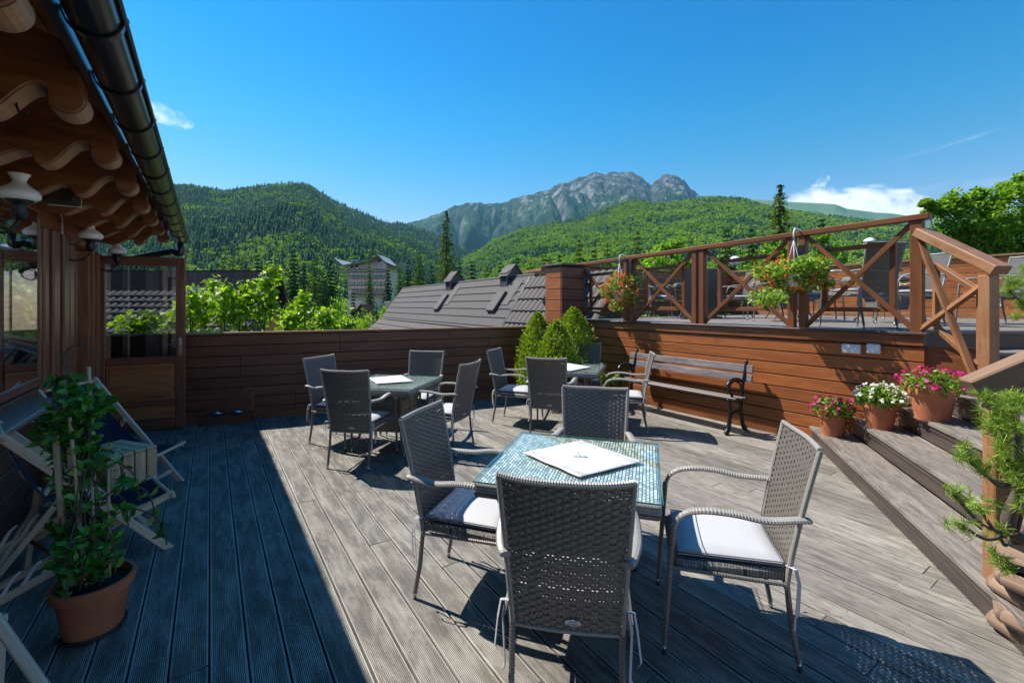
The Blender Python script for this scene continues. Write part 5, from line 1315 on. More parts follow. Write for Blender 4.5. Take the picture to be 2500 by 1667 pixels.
# nearer roof slope with large tiles, beside the corner screen
rC = P(1322, 676, 11.6); b = MB(); sv2 = (rn * math.cos(R(56)) + Vector((0, 0, -math.sin(R(56))))).normalized()
tile_roof(b, rC - ru * 2.9, ru, sv2, 3.4, 2.6, .22, .36, .04, .04); near = b.build('near_roof', MAT['roof_metal'], gh)
b = MB(); b.tube([rC + ru * .5 + sv2 * .0, rC + ru * .5 + sv2 * 2.6], .06, 8); b.build('hip_ridge', MAT['roof_trim'], gh)
b = MB(); b.beam(P(1300, 665, 11.0), P(1350, 658, 9.2), .5, .05); b.build('ridge_board', MAT['rail_light'], gh)
# --- dark shingled house on the left with orange gable
sh = thing('shingled_house', (-12, 17, -8), 0, 'house with steep black shingle roof and orange timber gable', 'house')
Yr = 17.0; zr = HC - (661 - HZ) * Yr / FPX; x0, x1 = -17.0, (672 - 1250) * Yr / FPX
b = MB()
def sroof(b, ya, za, yb, zb, xa, xb, th=.08):
    L = math.hypot(yb - ya, zb - za); vs = [Vector((xa, ya, za)), Vector((xb, ya, za)), Vector((xb + .15, yb, zb)), Vector((xa, yb, zb))]
    b.prism(vs, (0, 0, -th)); b.uv[-6:] = [[(0, 0), (xb - xa, 0), (xb - xa, L), (0, L)], [(0, 0), (xb - xa, 0), (xb - xa, L), (0, L)]] + b.uv[-4:]
sroof(b, Yr, zr, Yr - 1.9, zr - 4.2, x0, x1); sroof(b, Yr, zr + .01, Yr + 1.5, zr - 3.2, x0, x1); b.build('roof', MAT['shingle_dark'], sh)
b = MB(); b.prism([(x1 - .25, Yr, zr - .12), (x1 - .25, Yr + 1.35, zr - 3.1), (x1 - .25, Yr + 1.35, zr - 9), (x1 - .25, Yr - 1.7, zr - 9), (x1 - .25, Yr - 1.7, zr - 3.9)], (-8, 0, 0), grain=(0, 1, 0)); b.build('wall', MAT['gable_wood'], sh)
b = MB(); b.prism([(x1 + .16, Yr + .02, zr + .05), (x1 + .16, Yr + 1.5, zr - 3.2), (x1 + .16, Yr + 1.62, zr - 3.2), (x1 + .16, Yr + .12, zr + .05)], (-.25, 0, 0)); b.build('barge_board', MAT['roof_trim'], sh)
for hgt, xx in ((.5, -11.4),):
    b = MB(); c = P(465, 710, 15.5); b.box((c.x - .28, c.y - .2, c.z - 1.6), (c.x + .28, c.y + .2, c.z)); ch_ = b.build('chimney', MAT['siding_dark'], sh)
    b = MB(); b.box((c.x - .36, c.y - .27, c.z + .001), (c.x + .36, c.y + .27, c.z + .14)); b.build('cap', MAT['concrete'], ch_)
# --- lower tiled house in front of it
lh = thing('low_tiled_house', (-10.5, 13, -8), 0, 'low house with wavy dark tile roof seen through the open door glass', 'house')
b = MB(); tile_roof(b, (-15.5, 13.6, HC - (712 - HZ) * 13.6 / FPX), (1, .0, 0), (0, -.75, -.66), 8.2, 3.2, .22, .26, .05, .05); b.build('roof', MAT['roof_metal'], lh)
b = MB(); b.box((-15.3, 11.6, -8), (-7.5, 14.5, -.3)); b.box((-15.5, 13.6, 1.2), (-7.3, 13.75, 2.02)); b.build('wall', MAT['siding_dark'], lh)
# --- hotel on the hillside
HY = 190.0
def HP(px, py, dy=0): v = P(px, py, HY); return Vector((v.x, HY + dy, v.z))
ho = thing('balcony_hotel', HP(890, 790), 0, 'pale hotel with stacked glass balconies and a folded metal roof', 'building')
xl, xr = HP(845, 700).x, HP(948, 700).x
b = MB(); b.box((xl, HY + 2.5, -8), (xr, HY + 16, HP(0, 662).z)); b.prism([HP(848, 662, 2.5), HP(945, 662, 2.5), HP(945, 640, 2.5), HP(923, 628, 2.5), HP(905, 633, 2.5), HP(848, 647, 2.5)], (0, 13, 0)); b.build('wall', MAT['hotel_wall'], ho)
for py, a_, c_ in ((662.6, 824, 944), (678, 838, 944), (695, 840, 945), (711, 850, 946), (722, 846, 942)):
    b = MB(); b.prism([HP(a_, py - .8, -1), HP(c_, py - .8, -1), HP(c_, py + .8, -1), HP(a_, py + .8, -1)], (0, 5, 0)); fl_ = b.build('balcony', MAT['concrete'], ho)
    b = MB()
    for k in range(3): b.beam(HP(a_ + 1, py - 2.5 - k * 1.8, -.9), HP(c_ - 1, py - 2.5 - k * 1.8, -.9), .12, .12)
    for x in np.linspace(a_ + 1, c_ - 1, 9): b.beam(HP(x, py, -.9), HP(x, py - 6.4, -.9), .12, .12)
    b.build('balustrade', MAT['roof_trim'], fl_)
for row, (y0, y1) in enumerate(((663.5, 677), (680, 694), (697, 710), (713, 721))):
    for a_, c_ in ((850, 860), (861, 868), (869, 877), (878, 886), (889, 897), (908, 916), (918, 926), (928, 938)):
        b = MB(); b.prism([HP(a_, y0 + 1, 2.35), HP(c_, y0 + 1, 2.35), HP(c_, y1, 2.35), HP(a_, y1, 2.35)], (0, .1, 0)); f_ = b.build('window', MAT['hotel_glass'], ho)
for (pp_) in ([(919, 632), (926, 633), (926, 659), (919, 659)], [(928, 634), (939, 645), (939, 659), (928, 659)], [(850, 650), (858, 648), (858, 661), (850, 661)], [(862, 648), (870, 646), (870, 660), (862, 660)]):
    b = MB(); b.prism([HP(a, c, 2.3) for a, c in pp_], (0, .15, 0)); b.build('window', MAT['hotel_glass'], ho)
def froof(poly, y0, y1, name, mat):
    b = MB(); n = len(poly)
    for (a, c) in zip(poly[:-1], poly[1:]):
        b.prism([HP(*a, y0), HP(*c, y0), HP(*c, y1), HP(*a, y1)], (0, 0, -.5))
    b.build(name, mat, ho)
froof([(823, 632), (842, 648), (870, 643), (908, 636), (926, 622.5), (944, 640), (970, 650), (978, 640)], -2.5, 16, 'roof', MAT['hotel_roof'])
froof([(822, 633), (842, 649), (870, 644), (908, 637), (926, 623.8), (944, 641.4), (970, 651), (978, 641)], -2.9, -2.52, 'fascia', MAT['hotel_wood'])
b = MB(); b.prism([HP(853, 640, 0), HP(871, 637, 0), HP(871, 632, 5), HP(853, 634, 5)], (0, 0, .3)); b.build('solar_panel', MAT['solar'], ho)
for (poly, Y, nm, lab) in (([(848, 737), (884, 737), (874, 756), (846, 800), (850, 764)], 60, 'small_roof_house', 'small dark ribbed roof below the balcony hotel'), ([(938, 737), (972, 737), (950, 768), (944, 752)], 58, 'small_roof_house', 'small dark roof peeking out left of the grey metal roof')):
    pts = [P(a, c, Y) for a, c in poly]; t = thing(nm, (pts[0].x, Y, -8), 0, lab, 'house')
    b = MB(); pts2 = [p_ + Vector((0, (pts[0].z - p_.z) * -.8, 0)) for p_ in pts]; b.prism(pts2, (0, .3, .1)); b.build('roof', MAT['roof_trim'], t)
    b = MB(); b.box((min(p_.x for p_ in pts) + .3, Y + .5, -8), (max(p_.x for p_ in pts) - .3, Y + 6, pts[0].z - .3)); b.build('wall', MAT['hotel_wood'], t)

# ================================================================ TERRAIN
def vnoise(x, y, seed=0):
    """smooth value noise on numpy arrays"""
    xi, yi = np.floor(x).astype(np.int64), np.floor(y).astype(np.int64); xf, yf = x - xi, y - yi
    def h(a, b_): 
        n = (a * 374761393 + b_ * 668265263 + seed * 974711) & 0x7fffffff; n = ((n ^ (n >> 13)) * 1274126177) & 0x7fffffff; return ((n ^ (n >> 16)) & 0xffff) / 65535.0
    u, v = xf * xf * (3 - 2 * xf), yf * yf * (3 - 2 * yf)
    return (h(xi, yi) * (1 - u) + h(xi + 1, yi) * u) * (1 - v) + (h(xi, yi + 1) * (1 - u) + h(xi + 1, yi + 1) * u) * v
def fbm(x, y, o=5, seed=0, ridged=False):
    s = 0; a = 1; t = 0
    for i in range(o):
        n = vnoise(x * 2 ** i, y * 2 ** i, seed + i)
        if ridged: n = 1 - np.abs(2 * n - 1)
        s = s + a * n; t += a; a *= .5
    return s / t
GZ = -9.0
b = MB(); n = 60; vs = []; xs = np.linspace(-9000, 9000, n); ys = np.concatenate([np.linspace(-200, 60, 12), np.linspace(80, 9000, 30)])
for y in ys:
    for x in xs: vs.append((x, y, GZ - (2 if y > 60 else 0)))
fs = [(j * n + i, j * n + i + 1, (j + 1) * n + i + 1, (j + 1) * n + i) for j in range(len(ys) - 1) for i in range(n - 1)]
b.add(vs, fs); o = b.build('ground', MAT['valley_ground'], fix=False); tag(o, kind='structure')

def hill(name, ridge, Yb, Yr, zb, mat, fine=0, ncol=220, nrow=60, amp=8, freq=90., seed=0, expo=1.0, treeh=0, ridged=False, gully=0, amp_ridge=0, zcurve=1.0, ybfun=None, back=.35):
    """terrain that climbs from its foot at depth Yb to a skyline given by (column, row) pairs at depth Yr"""
    rx = np.array([p[0] for p in ridge], float); ry = np.array([p[1] for p in ridge], float)
    px = np.linspace(rx[0], rx[-1], ncol); yy = np.interp(px, rx, ry)
    yrf = np.array([Yr(p) if callable(Yr) else Yr for p in px]); ybf = np.array([Yb(p) if callable(Yb) else Yb for p in px])
    k = (px - 1250) / FPX; zr = HC + (HZ - yy) / FPX * yrf - treeh
    T = np.concatenate([np.linspace(0, 1, nrow), 1 + np.linspace(0, back, 10)[1:]])
    Yg = ybf[None, :] + (yrf - ybf)[None, :] * T[:, None]; Xg = Yg * k[None, :]
    tt = np.clip(T, 0, 1)[:, None]; Z = zb + (zr[None, :] - zb) * tt ** expo
    Z = Z - np.clip(T - 1, 0, 9)[:, None] * (zr[None, :] - zb) * 1.2
    env = np.clip(4 * tt * (1 - tt) + 0.0, 0, 1)
    Z = Z + (fbm(Xg / freq, Yg / freq, 6, seed, ridged) - .5) * amp * env
    if gully: Z = Z - gully * env * (1 - np.abs(2 * fbm(Xg / freq * 1.6 + 7, Yg / (freq * 6), 4, seed + 50) - 1)) ** 3
    if fine: Z = Z + (fbm(Xg / 85, Yg / 200, 5, seed + 77, True) - .5) * fine * env * np.clip((tt - .35) * 2, 0, 1)
    if amp_ridge: Z = Z + (fbm(Xg / 60, Yg / 60, 4, seed + 9, True) - .5) * amp_ridge * tt
    me = bpy.data.meshes.new(name); V = np.stack([Xg, Yg, Z], 2).reshape(-1, 3); nr = len(T)
    me.from_pydata(V.tolist(), [], [(j * ncol + i, j * ncol + i + 1, (j + 1) * ncol + i + 1, (j + 1) * ncol + i) for j in range(nr - 1) for i in range(ncol - 1)])
    me.materials.append(mat); me.polygons.foreach_set('use_smooth', [True] * len(me.polygons))
    o = bpy.data.objects.new(name, me); C.objects.link(o); tag(o, kind='structure')
    return dict(px=px, Xg=Xg, Yg=Yg, Z=Z, T=T, nrow=nrow, ncol=ncol)
RL_ = [(-200, 470), (150, 455), (300, 448), (400, 447), (470, 450), (553, 463), (600, 455), (664, 447), (721, 446), (760, 452), (790, 485), (840, 519), (885, 538), (936, 556), (997, 575), (1070, 610), (1127, 634), (1200, 680), (1300, 740)]
RB_ = [(560, 470), (640, 452), (700, 443), (721, 441), (752, 447), (783, 463), (821, 487), (878, 511), (936, 536), (993, 543), (1051, 562), (1120, 600), (1180, 640), (1260, 700)]
RR_ = [(1060, 690), (1100, 655), (1130, 628), (1180, 600), (1200, 585), (1240, 572), (1272, 556), (1349, 540), (1421, 528), (1487, 502), (1521, 490), (1554, 486), (1598, 493), (1642, 491), (1698, 483), (1764, 478), (1814, 480), (1863, 496), (1919, 508), (2001, 520), (2068, 528), (2140, 536), (2250, 552), (2400, 575), (2700, 600), (3000, 620)]
RG_ = [(940, 560), (1008, 545), (1070, 522), (1100, 507), (1146, 496), (1200, 499), (1242, 492), (1283, 477), (1300, 475), (1338, 463), (1365, 451), (1377, 448), (1390, 449), (1400, 440), (1421, 432), (1438, 428), (1454, 421), (1466, 422), (1476, 425), (1490, 422), (1510, 423), (1530, 422), (1548, 423), (1560, 430), (1576, 441), (1586, 450), (1592, 453), (1602, 442), (1612, 435), (1620, 426), (1626, 424), (1636, 428), (1648, 427), (1660, 434), (1670, 441), (1680, 454), (1692, 463), (1700, 474), (1709, 481), (1740, 490), (1800, 510), (1880, 530)]
RF_ = [(1660, 500), (1709, 478), (1750, 477), (1800, 482), (1836, 486), (1874, 488), (1924, 493), (1996, 496), (2040, 499), (2068, 510), (2100, 514), (2140, 519), (2175, 521), (2212, 526), (2305, 540), (2400, 548), (2600, 565), (3000, 600)]
H1 = hill('left_hill', RL_, 210, 900, GZ - 1, MAT['hill_ground'], amp=40, freq=180., seed=3, treeh=7, gully=14)
H2 = hill('back_hill', RB_, 700, 1300, 10, MAT['hill_ground'], amp=30, freq=200., seed=5, treeh=7)
H3 = hill('right_hill', RR_, lambda p: 230 + 0 * p, lambda p: 1000, GZ - 1, MAT['hill_ground'], amp=46, freq=170., seed=11, treeh=6, gully=20, ncol=320)
hill('rocky_mountain', RG_, 1300, 3000, 20, MAT['rock_face'], ncol=700, nrow=240, amp=170, freq=330., seed=21, ridged=True, gully=170, amp_ridge=26, fine=75)
hill('far_ridge', RF_, 2600, 4200, 80, MAT['meadow'], ncol=300, nrow=60, amp=120, freq=420., seed=31, ridged=False, gully=60)

# the forests: every tree real geometry, each wood one object
def proto_conifer(r):
    v = []; f = []; tiers = 4; m = 6
    for t in range(tiers):
        z0, z1 = .08 + t * .22, min(1.0, .08 + t * .22 + .40 + .02 * t); rad = .20 * (1 - t / (tiers + .35)) * (.85 + .3 * r.random()); base = len(v)
        for k in range(m): a = 2 * math.pi * (k + .5 * t) / m; rr = rad * (1 + .35 * (r.random() - .5)); v.append((rr * math.cos(a), rr * math.sin(a), z0 + .05 * (r.random() - .5)))
        v.append((0, 0, z1))
        for k in range(m): f.append((base + k, base + (k + 1) % m, base + m))
    return np.array(v), np.array(f)
def proto_broad(r):
    V, Fq = [], []
    for c in range(7):
        d = r.normal(size=3); d /= np.linalg.norm(d); cen = np.array((0, 0, .55)) + d * np.array((.28, .28, .26)); rr = r.uniform(.16, .27)
        for _ in range(15):
            e = r.normal(size=3); e[2] = e[2] * .8 + .35; e /= np.linalg.norm(e); p = cen + e * rr * r.uniform(.7, 1.1); t1 = np.cross(e + .5 * r.normal(size=3), r.normal(size=3)); t1 /= np.linalg.norm(t1); t2 = np.cross(e, t1); q = r.uniform(.08, .15); b0 = len(V)
            V += [p + t1 * q, p - t1 * q * .5 + t2 * q * .9, p - t1 * q * .5 - t2 * q * .9]; Fq.append((b0, b0 + 1, b0 + 2))
    return np.array(V), np.array(Fq)
def bake(name, protos, P_, hgt, wid, rot, which, mat, label, cat='forest', smooth=False):
    Vs = []; Fs = []; base = 0
    for pi, (pv, pf) in enumerate(protos):
        sel = np.where(which == pi)[0]
        if not len(sel): continue
        c, s_ = np.cos(rot[sel]), np.sin(rot[sel]); n = len(sel); k = len(pv)
        x = (pv[None, :, 0] * c[:, None] - pv[None, :, 1] * s_[:, None]) * wid[sel][:, None]; y = (pv[None, :, 0] * s_[:, None] + pv[None, :, 1] * c[:, None]) * wid[sel][:, None]
        V = np.stack([x + P_[sel][:, None, 0], y + P_[sel][:, None, 1], pv[None, :, 2] * hgt[sel][:, None] + P_[sel][:, None, 2]], 2).reshape(-1, 3)
        Vs.append(V); Fs.append((pf[None] + (np.arange(n) * k)[:, None, None]).reshape(-1, 3) + base); base += n * k
    V = np.concatenate(Vs); Fq = np.concatenate(Fs); me = bpy.data.meshes.new(name); me.vertices.add(len(V)); me.vertices.foreach_set('co', V.astype(np.float32).ravel())
    me.loops.add(Fq.size); me.loops.foreach_set('vertex_index', Fq.astype(np.int32).ravel()); me.polygons.add(len(Fq))
    me.polygons.foreach_set('loop_start', (np.arange(len(Fq)) * 3).astype(np.int32)); me.polygons.foreach_set('loop_total', np.full(len(Fq), 3, dtype=np.int32))
    if smooth: me.polygons.foreach_set('use_smooth', np.ones(len(Fq), dtype=bool))
    me.update(); me.materials.append(mat); o = bpy.data.objects.new(name, me); C.objects.link(o); tag(o, label, cat, kind='stuff'); return o
rf = np.random.default_rng(5)
CON = [proto_conifer(rf) for _ in range(4)]; BRO = [proto_broad(rf) for _ in range(4)]
def plant(H, n, frac_con, label, hc=(7, 12), hb=(6, 9), t0=0.0, seed=0, pmin=-999, pmax=9999, patch=70.):
    r = np.random.default_rng(seed)
    ncol, nrow = H['ncol'], H['nrow']; Xg, Yg, Z = H['Xg'], H['Yg'], H['Z']
    # choose cells by their area
    m = 3 * n; j = r.integers(int(t0 * nrow), nrow - 1, m); i = r.integers(0, ncol - 1, m)
    u, v = r.random(m), r.random(m)
    def bl(A): return (A[j, i] * (1 - u) + A[j, i + 1] * u) * (1 - v) + (A[j + 1, i] * (1 - u) + A[j + 1, i + 1] * u) * v
    X, Y, Zp = bl(Xg), bl(Yg), bl(Z); area = Yg[j, i] * 1.0
    px = 1250 + X / Y * FPX; keep = (r.random(m) < area / Yg.max()) & (px > pmin) & (px < pmax)
    X, Y, Zp = X[keep][:n], Y[keep][:n], Zp[keep][:n]
    pn_ = fbm(X / patch, Y / patch, 4, seed + 3); con = pn_ + .17 * r.normal(size=len(X)) < frac_con
    P_ = np.stack([X, Y, Zp - .6], 1); tot = len(X); hh = np.where(con, r.uniform(*hc, tot), r.uniform(*hb, tot)); rot = r.uniform(0, 6.28, tot)
    A = con; o = []
    bake('spruce_wood', CON, P_[A], hh[A] * r.uniform(.75, 1.2, A.sum()), hh[A] * r.uniform(.75, 1.3, A.sum()), rot[A], r.integers(0, 4, A.sum()), MAT['forest_conifer'], 'dark spruce wood covering the ' + label)
    B = ~con
    if B.sum(): bake('broadleaf_wood', BRO, P_[B], hh[B], hh[B] * r.uniform(.8, 1.15, B.sum()), rot[B], r.integers(0, 4, B.sum()), MAT['forest_broadleaf'], 'bright green leafy wood covering the ' + label, smooth=False)
plant(H1, 26000, .68, 'left hill', seed=1)
plant(H2, 6000, .85, 'shaded ridge behind the left hill', seed=2, t0=.3)
plant(H3, 30000, .44, 'green hill on the right', hc=(6, 10), hb=(5, 8.5), seed=4)

# ================================================================ TREES IN THE VALLEY AND ROUND THE TERRACE
def proto_tree(kind, seed):
    """returns numpy leaves for a tree of unit height"""
    r = np.random.default_rng(seed); P_, A_, Sz = [], [], []
    if kind == 'spruce':
        nw = 30
        for w_ in range(nw):
            f = w_ / (nw - 1); z = .07 + .92 * f; rad = (.19 * (1 - f) ** .82 + .008) * r.uniform(.85, 1.12)
            nb = int(8 + 12 * (1 - f))
            for k in range(nb):
                a = 6.283 * k / nb + r.uniform(-.25, .25); L = rad * r.uniform(.7, 1.15); dr = r.uniform(.25, .5); ns_ = max(3, int(16 * (1 - f) + 3))
                for q_ in np.linspace(.12, 1, ns_):
                    for _ in range(2):
                        w2 = .022 * (1 - q_ * .6) * (1 - f * .6)
                        P_.append((L * q_ * math.cos(a) + w2 * r.normal(), L * q_ * math.sin(a) + w2 * r.normal(), z - L * q_ * dr - abs(w2 * r.normal()) * .7)); A_.append((math.cos(a), math.sin(a), -.6 + .5 * r.normal())); Sz.append(.030 * (1 - f * .5) * r.uniform(.7, 1.3))
    elif kind == 'thin':
        for w_ in range(40):
            f = w_ / 39; z = .28 + .71 * f; rad = (.13 * (1 - f) ** .95 + .008) * r.uniform(.55, 1.3)
            for k in range(8):
                a = r.uniform(0, 6.28); L = rad * r.uniform(.6, 1.25)
                for q_ in np.linspace(.1, 1, 8):
                    for _ in range(2): P_.append((L * q_ * math.cos(a), L * q_ * math.sin(a), z - L * q_ * .25 - .02 * q_ * r.random())); A_.append((math.cos(a) * .3, math.sin(a) * .3, -1)); Sz.append(.021 * (1 - f * .62) * r.uniform(.6, 1.2))
    else:
        ncl = 26
        for c in range(ncl):
            d = r.normal(size=3); d /= np.linalg.norm(d); cen = np.array((0, 0, .62)) + d * np.array((.24, .24, .27)) * r.uniform(.35, 1); rr = r.uniform(.08, .15)
            for _ in range(120): dd_ = r.normal(size=3); dd_ /= np.linalg.norm(dd_); P_.append(cen + dd_ * rr * r.uniform(.5, 1.05) * np.array((1, 1, .75))); A_.append(dd_); Sz.append(.030 * r.uniform(.6, 1.3))
    return np.array(P_), np.array(A_), np.array(Sz)
def make_tree(kind, mat, seed):
    t = thing(kind_name[kind], (0, 0, 0), 0, 'x', 'tree'); P_, A_, Sz = proto_tree(kind, seed)
    leaf_cloud('crown', P_, Sz, mat, t, 'tuft' if kind != 'broad' else 'quad', axis=A_ * .8, seed=seed, up_bias=.3)
    b = MB(); b.tube([(0, 0, -.02), (0, 0, .4), (0, 0, .95 if kind != 'broad' else .6)], [.016 if kind != 'broad' else .022, .010, .002], 7)
    if kind == 'broad':
        for a in range(5): b.tube([(0, 0, .3), (.07 * math.cos(a * 1.3), .07 * math.sin(a * 1.3), .48), (.17 * math.cos(a * 1.3), .17 * math.sin(a * 1.3), .68)], [.010, .007, .003], 5)
    b.build('trunk', MAT['bark'], t); index_kids(t); return t
kind_name = {'spruce': 'spruce_tree', 'thin': 'spruce_tree', 'broad': 'leafy_tree'}
PT = {('spruce', 0): make_tree('spruce', MAT['spruce_needles'], 1), ('spruce', 1): make_tree('spruce', MAT['spruce_light'], 2), ('spruce', 2): make_tree('spruce', MAT['spruce_needles'], 3),
      ('thin', 0): make_tree('thin', MAT['spruce_light'], 4), ('broad', 0): make_tree('broad', MAT['tree_leaf_light'], 5), ('broad', 1): make_tree('broad', MAT['tree_leaf'], 6)}
usedp = set(); rt = np.random.default_rng(9)
def tree(kind, var, px, ptop, Y, wide, label, group, z0=GZ):
    X = (px - 1250) / FPX * Y; H = HC + (HZ - ptop) / FPX * Y - z0
    src = PT[(kind, var)]; o = src if (kind, var) not in usedp else copy_tree(src); usedp.add((kind, var))
    o.location = (X, Y, z0); o.scale = (H * wide, H * wide, H); o.rotation_euler = (0, 0, rt.uniform(0, 6.28)); tag(o, label, 'tree', group); return o
GR = 'trees in the valley beyond the terrace'
# (kind, variant, column, top row, depth, width factor, label)
VT = [('thin', 0, 1090, 511, 62, 1.15, 'tallest ragged spruce standing against the mountain gap'),
 ('spruce', 0, 717, 611, 70, .9, 'tall dark spruce just right of the orange timber gable'), ('spruce', 1, 768, 632, 66, 1.0, 'yellow green spruce between two dark spruces left of the hotel'),
 ('spruce', 2, 807, 634, 72, .95, 'dark spruce touching the left edge of the hotel'), ('broad', 1, 826, 688, 60, .75, 'slim bright green tree in front of the hotel balconies on the left'),
 ('spruce', 1, 902, 641, 80, .6, 'narrow spruce standing before the middle of the hotel'), ('spruce', 0, 947, 641, 82, .65, 'dark spruce at the right end of the hotel'),
 ('spruce', 1, 975, 652, 78, .8, 'light spruce just right of the hotel'), ('spruce', 2, 996, 640, 84, .8, 'dark narrow spruce second to the right of the hotel'),
 ('spruce', 1, 1023, 614, 62, .9, 'broad spruce left of the tallest ragged spruce'), ('spruce', 0, 1055, 650, 60, .8, 'small dark spruce at the foot of the ragged spruce on its left'),
 ('spruce', 2, 1122, 640, 62, .8, 'dark spruce just right of the tallest ragged spruce'), ('spruce', 0, 1152, 636, 66, .9, 'dark spruce behind the left dormer vent of the grey roof'),
 ('spruce', 1, 1188, 648, 60, .9, 'light spruce between the two dormer vents'), ('spruce', 2, 1222, 640, 68, .8, 'dark spruce just left of the right dormer vent'),
 ('spruce', 0, 1262, 628, 70, .9, 'dark spruce behind the right dormer vent'), ('spruce', 1, 1295, 640, 60, .9, 'light spruce above the ridge end of the grey roof'),
 ('spruce', 1, 1328, 611, 72, .9, 'light spruce behind the corner screen on its left'), ('spruce', 0, 1368, 622, 66, .9, 'dark spruce straight above the corner screen'),
 ('spruce', 1, 1413, 582, 62, .85, 'tall light spruce right of the corner screen'), ('spruce', 2, 1450, 610, 64, .9, 'dark spruce above the smaller hanging basket on its left'),
 ('spruce', 1, 1482, 594, 58, .8, 'yellow green spruce above the smaller hanging basket'), ('spruce', 0, 1520, 620, 60, .9, 'dark spruce behind the first double railing post'),
 ('spruce', 1, 1556, 564, 60, .75, 'tall slender spruce left of the leafy tree in the middle of the railing'), ('broad', 0, 1608, 578, 46, .85, 'light green leafy tree behind the second railing bay'),
 ('broad', 1, 1662, 606, 44, .85, 'leafy tree behind the double railing post in the middle'), ('broad', 0, 1715, 626, 46, .8, 'leafy tree just right of the middle double railing post'),
 ('spruce', 0, 1775, 558, 56, .9, 'dark spruce above the left globe lamp'), ('spruce', 2, 1836, 557, 58, .9, 'dark spruce left of the tall larch like spruce'),
 ('thin', 0, 1904, 446, 44, 1.35, 'very tall spruce rising above the far ridge behind the railing'), ('broad', 0, 1868, 625, 36, .7, 'leafy tree behind the large hanging basket on its left'),
 ('broad', 0, 1990, 598, 30, .8, 'pale leafy tree just right of the large hanging basket'), ('spruce', 0, 2007, 532, 66, .9, 'dark spruce under the long white cloud'),
 ('spruce', 1, 2140, 575, 60, .8, 'light spruce behind the last railing bay'), ('broad', 1, 2075, 590, 60, .9, 'leafy tree behind the big dark armchair'),
 ('broad', 1, 2200, 610, 40, .8, 'leafy tree left of the corner newel'), ('spruce', 1, 545, 628, 74, .8, 'pale spruce above the left part of the black shingle roof'), ('spruce', 1, 568, 627, 76, .8, 'second pale spruce above the black shingle roof'),
 ('spruce', 1, 591, 630, 72, .8, 'third pale spruce above the black shingle roof'), ('spruce', 0, 628, 622, 80, .9, 'dark spruce above the right end of the black shingle roof'), ('broad', 0, 507, 628, 70, .9, 'pale rounded tree above the door top'),
 ('broad', 0, 470, 640, 66, .9, 'low pale tree behind the door corner'), ('spruce', 2, 660, 630, 76, .9, 'dark spruce behind the tip of the orange gable'), ('spruce', 0, 742, 640, 78, .9, 'dark spruce second from the orange gable'),
 ('spruce', 2, 790, 665, 60, .9, 'dark spruce low in the gap left of the hotel'), ('broad', 0, 905, 722, 46, .62, 'round bright green tree below the hotel'), ('broad', 0, 945, 700, 50, .6, 'bright leafy tree between the hotel and the grey roof'),
 ('broad', 1, 868, 735, 44, .5, 'small leafy tree in front of the small dark roof'), ('spruce', 2, 862, 705, 58, .6, 'narrow dark spruce below the hotel balconies'), ('broad', 0, 700, 690, 40, .6, 'leafy tree at the foot of the orange gable'),
 ('broad', 0, 2130, 625, 26, .6, 'leafy tree top just over the sunlit terrace fence'), ('spruce', 0, 1600, 640, 50, .9, 'small dark spruce behind the second railing bay')]
for kd, vr, px, pt_, Y, wd, lab in VT: tree(kd, vr, px, pt_, Y, wd, lab, GR)
# a loose belt of trees further down the valley floor
rb = np.random.default_rng(77); n = 1500; pxx = rb.uniform(200, 2500, n); yy = rb.uniform(85, 230, n)
P_ = np.stack([(pxx - 1250) / FPX * yy, yy, np.full(n, GZ - 2.5)], 1); hh = rb.uniform(9, 17, n)
keep = ~((pxx > 780) & (pxx < 1000) & (yy > 100)); P_, hh = P_[keep], hh[keep]; n = len(hh); con = rb.random(n) < .6
bake('valley_wood', CON, P_[con], hh[con], hh[con] * .9, rb.uniform(0, 6, con.sum()), rb.integers(0, 4, con.sum()), MAT['forest_conifer'], 'spruces massed along the valley floor')
bake('valley_wood', BRO, P_[~con], hh[~con] * .8, hh[~con] * .75, rb.uniform(0, 6, (~con).sum()), rb.integers(0, 4, (~con).sum()), MAT['forest_broadleaf'], 'leafy trees massed along the valley floor')

# young maples just beyond the fence
def maple(stems, label, seed, nl):
    r = np.random.default_rng(seed); base = stems[0][0]; t = thing('young_maple', base, 0, label, 'tree', 'young maples growing up beyond the back fence'); P_, A_ = [], []
    for s_ in stems:
        pts = catmull(s_, 6); b = MB(); b.tube(pts, [.018 - .013 * i / len(pts) for i in range(len(pts))], 6); b.build('stem', MAT['bark'], t, smooth=True)
        for i in range(int(len(pts) * .25), len(pts)):
            for _ in range(nl):
                d = r.normal(size=3); d[2] *= .7; d /= np.linalg.norm(d); f = i / len(pts); P_.append(np.array(pts[i]) + d * r.uniform(.05, .60) * (1.1 - f * .85)); A_.append(d * (1, 1, .4) - (0, 0, .3))
    leaf_cloud('crown', P_, r.uniform(.08, .165, len(P_)), MAT['maple_leaf'], t, 'maple', axis=np.array(A_) * 1.5, up_bias=1.2, fold=.14, seed=seed)
def vb(px, Y, z=-2.5): return Vector(((px - 1250) / FPX * Y, Y, z))
YM = 9.0
maple([[vb(560, YM), P(590, 800, YM), P(630, 720, YM), P(668, 655, YM)], [vb(600, YM + .4), P(600, 800, YM), P(605, 745, YM), P(600, 700, YM)], [vb(640, YM + .3), P(645, 800, YM), P(660, 745, YM), P(655, 690, YM)]], 'young maple with lime green leaves reaching highest in front of the black roof', 81, 17)
maple([[vb(500, YM - .3), P(500, 805, YM), P(510, 745, YM), P(525, 690, YM)], [vb(470, YM), P(470, 810, YM), P(475, 770, YM), P(500, 730, YM)], [vb(540, YM + .2), P(540, 810, YM), P(550, 770, YM), P(560, 735, YM)]], 'young maple with lime green leaves nearest the open door', 82, 15)
